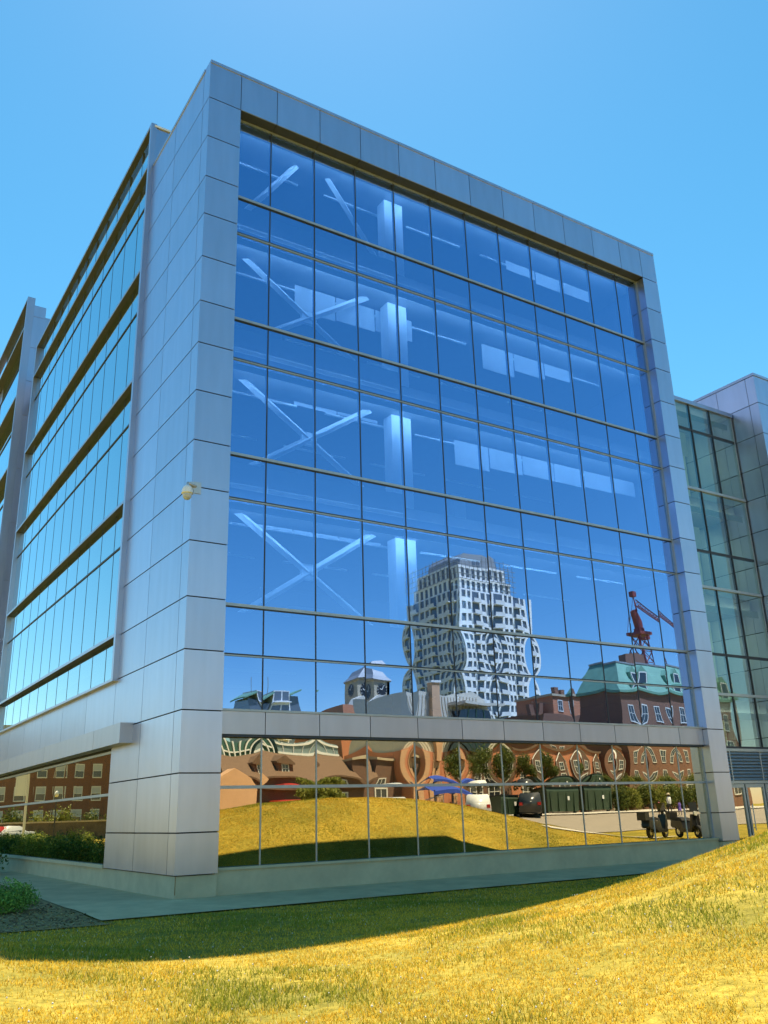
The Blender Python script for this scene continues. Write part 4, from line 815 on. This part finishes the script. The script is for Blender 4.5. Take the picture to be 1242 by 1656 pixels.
# ------------------------------------------------------------------ vehicles
M_['tyre'] = M_['rubber']; M_['chrome'] = mat('bright metal', (0.7, 0.7, 0.7), 0.2, 1.0); M_['headl'] = mat('lamp lens', (0.75, 0.75, 0.72), 0.15); M_['taill'] = mat('red lens', (0.45, 0.02, 0.02), 0.2)
def car(x, y, rz, col, name, label, L=4.5, Hh=1.5, W_=1.8, boxy=False, group='vehicles parked along the street', stripe=None):
    z = gz(x, y)+0.032; t = thing(name, label, 'car', (x, y, z), rz, group); m = mat(name+' paint', col, 0.25, 0.0, spec=0.6)
    h = L/2; gl = 0.19
    if boxy: prof = [(-h, gl+0.15), (-h, Hh*0.62), (-h*0.93, Hh*0.98), (h*0.28, Hh), (h*0.52, Hh*0.66), (h*0.97, Hh*0.58), (h, gl+0.15), (h*0.9, gl), (-h*0.9, gl)]
    else: prof = [(-h, gl+0.18), (-h*0.98, Hh*0.6), (-h*0.62, Hh*0.66), (-h*0.38, Hh*0.97), (h*0.1, Hh), (h*0.44, Hh*0.66), (h*0.9, Hh*0.56), (h, gl+0.2), (h*0.9, gl), (-h*0.9, gl)]
    bm = bmesh.new(); a = [bm.verts.new((p, -W_/2, q_)) for p, q_ in prof]; b_ = [bm.verts.new((p, W_/2, q_)) for p, q_ in prof]
    for v in a+b_:
        if v.co.z > Hh*0.8: v.co.y *= 0.82
    n = len(prof)
    for k in range(n): bm.faces.new((a[k], a[(k+1) % n], b_[(k+1) % n], b_[k]))
    bm.faces.new(list(reversed(a))); bm.faces.new(b_); bmesh.ops.recalc_face_normals(bm, faces=bm.faces)
    bmesh.ops.bevel(bm, geom=list(bm.edges), offset=0.06, segments=2, affect='EDGES')
    me = bpy.data.meshes.new('body'); bm.to_mesh(me); bm.free(); me.materials.append(m); me.polygons.foreach_set('use_smooth', [True]*len(me.polygons)); body = bpy.data.objects.new('body', me); link(body, t)
    for s in (-1, 1):
        w_ = MB(); yb, yt = s*(W_/2+0.004), s*(W_/2*0.83+0.012)
        c = [(-h*0.8 if boxy else -h*0.5, Hh*0.66), (h*0.4, Hh*0.66), (h*0.22 if boxy else h*0.08, Hh*0.93), (-h*0.82 if boxy else -h*0.33, Hh*0.93)]
        w_.poly([(p, yb if q_ < Hh*0.8 else yt, q_) for p, q_ in c]); w_.build('side_window', M_['wglass'], t)
        hl = MB(); hl.box(h*0.93, h+0.01, s*W_*0.28 if s > 0 else -W_*0.45, s*W_*0.45 if s > 0 else -W_*0.28, Hh*0.42, Hh*0.52); hl.build('headlight', M_['headl'], t)
        tl = MB(); tl.box(-h-0.01, -h*0.95, s*W_*0.32 if s > 0 else -W_*0.46, s*W_*0.46 if s > 0 else -W_*0.32, Hh*0.45, Hh*0.58); tl.build('tail_light', M_['taill'], t)
        for xx in (-h*0.62, h*0.62):
            wm = MB(); wm.torus((xx, s*(W_/2-0.10), 0.32), 0.22, 0.10, 'y'); wl = wm.build('wheel', M_['tyre'], t, True); rm = MB(); rm.bar((xx, s*(W_/2-0.16), 0.32), (xx, s*(W_/2-0.02), 0.32), 0.19, 14); rm.build('rim', M_['chrome'], wl)
    if stripe:
        sm = MB()
        for s in (-1, 1): sm.box(-h*0.9, h*0.5, s*(W_/2)-0.006, s*(W_/2)+0.006, Hh*0.36, Hh*0.5)
        sm.build('stripe', stripe, t)
    return t
car(at(772, -31.6), -31.6, -0.92, (0.75, 0.75, 0.74), 'patrol_car', 'white patrol car with a red side stripe beside the blue canopy', 4.9, 1.75, 1.9, True, stripe=M_['taill'])
car(at(620, -33.5), -33.5, -1.0, (0.03, 0.03, 0.035), 'parked_car', 'black car parked in front of the brick annex', 4.5, 1.5)
car(at(858, -33.2), -33.2, -0.85, (0.04, 0.045, 0.05), 'parked_car', 'dark pickup-sized car parked between the two green skips', 5.0, 1.75, 1.9, True)
car(at(468, -39.0), -39.0, 1.57, (0.45, 0.04, 0.02), 'red_van', 'red van parked in front of the brown-roofed house', 4.4, 1.6, 1.8, True)
car(at(640, -36.5), -36.5, 1.57, (0.55, 0.58, 0.6), 'parked_car', 'silver car behind the black car at the brick annex', 4.4, 1.5)
# green skips
M_['skip'] = mat('dark green skip', (0.03, 0.055, 0.03), 0.5, var=0.2, scale=2)
def skip(px0, px1, y, h, label):
    x0, x1 = at(px0, y), at(px1, y); z = gz((x0+x1)/2, y)+0.1; t = thing('waste_skip', label, 'skip', (x0, y, z), 0, 'green waste skips on the pavement'); wd = x1-x0
    mb = MB(); mb.prism([(-1.5, 0.12), (0, 0.12), (0.1, h*0.85), (0, h), (-1.6, h*0.92)], 0, wd, 'x'); mb.build('bin_body', M_['skip'], t)
    lm = MB(); lm.prism([(-1.65, h*0.93), (0.12, h+0.01), (0.12, h+0.07), (-1.65, h)], -0.05, wd+0.05, 'x'); lm.build('lid', M_['dark'], t)
    for a in np.arange(0.3, wd, 0.9): box('rib', (a, a+0.08, 0.02, 0.13, 0.15, h*0.8), M_['skip'], t)
    for a in (0.1, wd-0.25): box('wheel', (a, a+0.15, -0.5, -0.2, 0.0, 0.2), M_['rubber'], t)
    box('notice', (wd*0.62, wd*0.62+0.22, 0.135, 0.142, h*0.5, h*0.5+0.3), M_['white'], t)
skip(812, 838, -33.0, 1.5, 'small dark green skip beside the patrol car'); skip(884, 938, -34.2, 2.0, 'large dark green skip with a white notice beside the dark car'); skip(946, 992, -34.4, 2.0, 'large dark green skip with a white notice next to the bushes')
# blue canopy
x0 = at(690, -32.0); z = gz(x0, -32); CN = thing('canopy_tent', 'blue fabric canopy on dark posts between the annex and the patrol car', 'canopy', (x0, -32.0, z)); cv = MB(); n = 10
for k in range(n):
    a, b_ = k/n*3.4, (k+1)/n*3.4; f = lambda t: 2.35+0.25*math.sin(t/3.4*math.pi)-0.25*t/3.4
    cv.poly([(a, 0.9, f(a)-0.35), (b_, 0.9, f(b_)-0.35), (b_, -0.2, f(b_)), (a, -0.2, f(a))]); cv.poly([(a, -0.2, f(a)), (b_, -0.2, f(b_)), (b_, -1.4, f(b_)-0.3), (a, -1.4, f(a)-0.3)])
    cv.poly([(a, 0.9, f(a)-0.35), (b_, 0.9, f(b_)-0.35), (b_, 0.9, f(b_)-0.6), (a, 0.9, f(a)-0.6)])
cv.build('cover', mat('blue canvas', (0.02, 0.06, 0.36), 0.7), CN)
for a in (0.1, 3.3):
    for b_ in (0.85, -1.3): box('post', (a-0.04, a+0.04, b_-0.04, b_+0.04, 0, 2.1), M_['dark'], CN)
# white ramp with handrail beside it
rp = thing('white_ramp', 'white ramp with a handrail leading to the blue canopy', 'ramp', (at(655, -33), -33.0, gz(30, -33))); mb = MB(); mb.prism([(0, 0), (3.4, 0), (3.4, 0.9), (0, 0.1)], -1.0, 0.0); mb.build('slope', M_['trim'], rp)
mb = MB(); mb.bar((0, 0, 1.0), (3.4, 0, 1.8), 0.04); [mb.bar((a, 0, 0.1+a*0.23), (a, 0, 1.0+a*0.235), 0.03) for a in (0.05, 0.9, 1.75, 2.6, 3.35)]; mb.build('handrail', M_['white'], rp)
# trees and bushes of the street
tr = random.Random(6)
for k, (px, y, h, cr, lab) in enumerate(((775, -37.0, 6.4, 2.2, 'leafy tree before the dark wing of the stone hall'), (862, -37.2, 6.0, 1.9, 'leafy tree at the left end of the orange gabled row'), (520, -36.0, 2.6, 1.6, 'low rounded tree in front of the brown-roofed house'))):
    tree(at(px, y), y, h, cr, lab, 'street trees', OLIVE if k < 2 else YELLOWG, 40+k, 5000, 0.13)
for k in range(9):
    px = 1003+k*19; y = -35.6+tr.uniform(-.8, .8)
    shrub(at(px, y), y, 1.3, 2.3+tr.uniform(-.4, .6), 'tall bush in the sunny hedge before the green-roofed building', 'bushes before the green-roofed building', YELLOWG if k % 2 else OLIVE, 60+k, 2600, 0.10)
# ------------------------------------------------------------------ people and scooters
M_['skin'] = mat('skin', (0.45, 0.27, 0.18), 0.55)
def person(x, y, rz, h, label, colT, colB, extra):
    z = gz(x, y)+0.03; t = thing('person', label, 'person', (x, y, z), rz, 'family walking up the road'); s = h/1.72
    J = {'pel': (0, 0, .95, .15), 'waist': (0, 0, 1.1, .135), 'chest': (0, 0, 1.32, .16), 'neck': (0, 0, 1.48, .055), 'chin': (0, .02, 1.53, .06), 'head': (0, .01, 1.61, .095), 'crown': (0, 0, 1.68, .075)}
    for sd in (-1, 1):
        k = 'L' if sd < 0 else 'R'
        J.update({k+'sh': (sd*.17, 0, 1.42, .065), k+'el': (sd*.24, -.03, 1.16, .045), k+'wr': (sd*.26, .06, .93, .032), k+'ha': (sd*.26, .08, .83, .035), k+'hip': (sd*.09, 0, .90, .1), k+'kn': (sd*.10, sd*.10, .50, .062), k+'an': (sd*.10, sd*.14-.04, .09, .042), k+'to': (sd*.10, sd*.14+.12, .04, .04)})
    E_ = [('pel', 'waist'), ('waist', 'chest'), ('chest', 'neck'), ('neck', 'chin'), ('chin', 'head'), ('head', 'crown')]
    for k in 'LR': E_ += [('chest', k+'sh'), (k+'sh', k+'el'), (k+'el', k+'wr'), (k+'wr', k+'ha'), ('pel', k+'hip'), (k+'hip', k+'kn'), (k+'kn', k+'an'), (k+'an', k+'to')]
    names = list(J); me = bpy.data.meshes.new('body'); me.from_pydata([(J[n][0]*s, J[n][1]*s, J[n][2]*s) for n in names], [(names.index(a), names.index(b_)) for a, b_ in E_], [])
    o = bpy.data.objects.new('body', me); link(o, t); sk = o.modifiers.new('skin', 'SKIN'); sk.use_smooth_shade = True
    for i, n in enumerate(names): me.skin_vertices[0].data[i].radius = (J[n][3]*s, J[n][3]*s*(0.75 if n in ('chest', 'waist', 'pel') else 1)); me.skin_vertices[0].data[i].use_root = n == 'pel'
    o.modifiers.new('sub', 'SUBSURF').render_levels = 2
    m = mat('clothed body', colB, 0.8); me.materials.append(m); nd = m.node_tree.nodes; g2 = nd.new('ShaderNodeTexCoord'); sp = nd.new('ShaderNodeSeparateXYZ'); m.node_tree.links.new(g2.outputs['Object'], sp.inputs[0])
    rp_ = nd.new('ShaderNodeValToRGB'); rp_.color_ramp.interpolation = 'CONSTANT'; e = rp_.color_ramp.elements; e[0].position = 0; e[0].color = (0.03, 0.025, 0.02, 1); e[1].position = 0.06; e[1].color = (*colB, 1)
    for pos, c in ((0.555, colT), (0.855, (0.45, 0.27, 0.18)), (0.975, (0.04, 0.025, 0.015))): q_ = e.new(pos); q_.color = (*c, 1)
    dv = nd.new('ShaderNodeMath'); dv.operation = 'DIVIDE'; dv.inputs[1].default_value = h; m.node_tree.links.new(sp.outputs[2], dv.inputs[0]); m.node_tree.links.new(dv.outputs[0], rp_.inputs[0]); m.node_tree.links.new(rp_.outputs[0], nd['Principled BSDF'].inputs['Base Color'])
    if extra == 'hat':
        mb = MB(); mb.lathe([(0.0, 1.78*s), (0.09*s, 1.77*s), (0.115*s, 1.69*s), (0.22*s, 1.66*s), (0.22*s, 1.65*s), (0.1*s, 1.66*s)], (0, 0, 0), 16); mb.build('hat', M_['stone'], t, True)
        mb = MB(); mb.lathe([(0.18*s, 0.93*s), (0.20*s, 1.1*s), (0.205*s, 1.3*s), (0.15*s, 1.45*s), (0.07*s, 1.49*s)], (0, 0, 0), 14); mb.build('shirt', mat('white shirt', (0.78, 0.78, 0.78), 0.85), t, True)
    if extra == 'skirt':
        mb = MB(); mb.lathe([(0.27*s, 0.58*s), (0.21*s, 0.85*s), (0.16*s, 1.05*s), (0.18*s, 1.25*s), (0.10*s, 1.44*s)], (0, 0, 0), 14); mb.build('dress', mat('dress '+label[:8], colT, 0.85), t, True)
    mb = MB(); mb.lathe([(0.0, 1.73*s), (0.07*s, 1.72*s), (0.10*s, 1.66*s), (0.105*s, 1.58*s), (0.08*s, 1.52*s)], (0, -0.02*s, 0), 14); mb.build('hair', mat('dark hair', (0.04, 0.025, 0.015), 0.7), t, True)
    return t
person(at(1064, -29.0), -29.0, 2.9, 1.25, 'child in a bright pink dress walking beside an adult', (0.75, 0.08, 0.22), (0.45, 0.27, 0.18), 'skirt')
person(at(1083, -29.2), -29.2, 2.8, 1.72, 'adult in a straw hat, white shirt and dark trousers', (0.78, 0.78, 0.78), (0.035, 0.035, 0.04), 'hat')
person(at(1102, -29.0), -29.0, 3.2, 1.15, 'child in a purple top walking beside an adult', (0.16, 0.10, 0.45), (0.10, 0.08, 0.2), 'skirt')
def scooter(x, y, rz, label):
    z = gz(x, y)+0.02; t = thing('scooter', label, 'scooter', (x, y, z), rz, 'scooters parked by the building'); t.scale = (1.18, 1.18, 1.18)
    for xx in (-0.62, 0.66):
        mb = MB(); mb.torus((xx, 0, 0.26), 0.19, 0.07, 'y'); w_ = mb.build('wheel', M_['rubber'], t, True); mb = MB(); mb.bar((xx, -0.05, 0.26), (xx, 0.05, 0.26), 0.12, 12); mb.build('hub', M_['chrome'], w_)
    blk = mat('scooter paint', (0.02, 0.02, 0.022), 0.25, spec=0.6)
    mb = MB(); mb.prism([(-0.95, 0.5), (-0.9, 0.72), (-0.1, 0.70), (0.0, 0.42), (0.35, 0.36), (0.48, 0.95), (0.58, 0.95), (0.62, 0.5), (0.45, 0.24), (-0.25, 0.24), (-0.45, 0.38), (-0.85, 0.42)], -0.19, 0.19); mb.build('body', blk, t)
    mb = MB(); mb.prism([(-0.98, 0.72), (-0.95, 0.82), (-0.5, 0.86), (-0.1, 0.80), (-0.05, 0.71)], -0.17, 0.17); mb.build('seat', M_['rubber'], t)
    mb = MB(); mb.bar((0.68, 0, 0.3), (0.50, 0, 1.05), 0.04, 8); mb.bar((0.48, -0.36, 1.06), (0.48, 0.36, 1.06), 0.022, 8); mb.build('handlebar', M_['dark'], t)
    for s in (-1, 1): mb = MB(); mb.bar((0.48, s*0.26, 1.06), (0.44, s*0.38, 1.30), 0.012, 6); mb.bar((0.44, s*0.38, 1.28), (0.42, s*0.38, 1.28), 0.075, 12); mb.build('mirror', M_['dark'], t)
    mb = MB(); mb.bar((0.56, 0, 0.98), (0.66, 0, 0.98), 0.09, 12); mb.build('headlight', M_['headl'], t)
    mb = MB(); mb.prism([(0.52, 1.05), (0.58, 1.05), (0.46, 1.42), (0.43, 1.42)], -0.2, 0.2); mb.build('windscreen', M_['wglass'], t)
    mb = MB(); mb.box(-1.25, -0.88, -0.2, 0.2, 0.74, 1.06); mb.build('top_box', M_['dark'], t)
scooter(at(1058, -10.8), -10.8, -0.25, 'black scooter with a top box parked at a slant on the grass path'); scooter(at(1108, -10.4), -10.4, 1.85, 'black scooter parked beside another, close to the right pier')
# ------------------------------------------------------------------ side street, seen in the side windows
Yb = 112.0; bx = mirX(168, 1300, Yb)[0]-8; bx2 = mirX(0, 1300, Yb)[0]+16
bxa, bxb = min(bx, bx2), max(bx, bx2)
AB = thing('apartment_block', 'brown brick apartment block with rows of sash windows mirrored in the side windows', 'building', (bxa, Yb, 0)); wd = bxb-bxa
box('wall', (0, wd, 0, 12, -1, 14), M_['brick'], AB); box('cornice', (-0.3, wd+0.3, -0.3, 12.3, 14, 14.5), M_['stone'], AB)
for k in range(4):
    for a in np.arange(1.0, wd-2, 2.55):
        fr = MB(); z0 = 1.6+k*3.05; fr.box(a-0.1, a+1.3, -0.1, 0.05, z0-0.15, z0); fr.box(a-0.1, a+1.3, -0.06, 0.05, z0+1.65, z0+1.8); fr.box(a-0.1, a, -0.06, 0.05, z0, z0+1.65); fr.box(a+1.2, a+1.3, -0.06, 0.05, z0, z0+1.65); fr.box(a, a+1.2, -0.06, 0.05, z0+0.8, z0+0.88)
        o = fr.build('window', M_['trim'], AB); p = MB(); p.box(a, a+1.2, -0.02, 0.03, z0, z0+0.8); p.build('pane', M_['wglass'], o); p = MB(); p.box(a, a+1.2, -0.03, 0.02, z0+0.88, z0+1.65); p.build('blind', M_['blind'], o)
SW = thing('stone_wall', 'dark stone retaining wall along the side street below the brick block', 'wall', (-62, 78, 0)); box('wall_face', (0, 70, 0, 1.0, -0.5, 1.7), mat('dark stone', (0.13, 0.105, 0.075), 0.9, var=0.4, scale=1.5), SW); box('wall_cap', (-0.1, 70.1, -0.1, 1.1, 1.7, 1.85), M_['stone'], SW)
sh = random.Random(12)
for k in range(12):
    x = -4-k*2.6; shrub(x, 81+sh.uniform(-1, 1), 1.7, 3.1+sh.uniform(-.6, .8), 'bush growing above the dark stone wall', 'bushes above the stone wall', YELLOWG if k % 3 else OLIVE, 90+k, 900, 0.16)
for k in range(34):
    x = -1.2-sh.uniform(0, 4.6)-0.02*k; y = 15.5+k*0.9; shrub(x, y, sh.uniform(0.8, 1.15), sh.uniform(0.95, 1.4), 'dense low shrub in the bed along the side windows', 'shrubs in the side bed', PALEG if k % 3 else GREEN, 120+k, 1300, 0.06)
LP = thing('street_lamp', 'white street lamp post with a banner beside the stone wall', 'lamp', (mirX(42, 1300, 66)[0], 66, 0)); mb = MB(); mb.bar((0, 0, 0), (0, 0, 7.2), 0.13, 8, 0.08); mb.build('post', M_['trim'], LP); box('banner', (0.12, 1.0, -0.02, 0.02, 4.0, 6.3), M_['white'], LP); mb = MB(); mb.bar((0, 0, 7.2), (0, -1.2, 7.5), 0.05); mb.box(-0.15, 0.15, -1.7, -1.0, 7.45, 7.6); mb.build('lamp_head', M_['trim'], LP)
LP = thing('street_lamp', 'slim dark lamp post with a globe beside the stone wall', 'lamp', (mirX(90, 1300, 60)[0], 60, 0)); mb = MB(); mb.bar((0, 0, 0), (0, 0, 3.7), 0.07, 8, 0.05); mb.build('post', M_['dark'], LP); mb = MB(); mb.lathe([(0, 0.5), (0.16, 0.42), (0.2, 0.22), (0.14, 0.02), (0, 0)], (0, 0, 3.7), 12); mb.build('globe', M_['white'], LP, True)
for k, (x, c, lab) in enumerate(((mirX(-6, 1300, 74)[0], (0.45, 0.04, 0.03), 'red car parked below the dark stone wall'), (mirX(16, 1300, 75)[0], (0.6, 0.6, 0.6), 'silver car parked below the dark stone wall'))): car(x, 74, 0, c, 'parked_car', lab, group='cars below the stone wall')
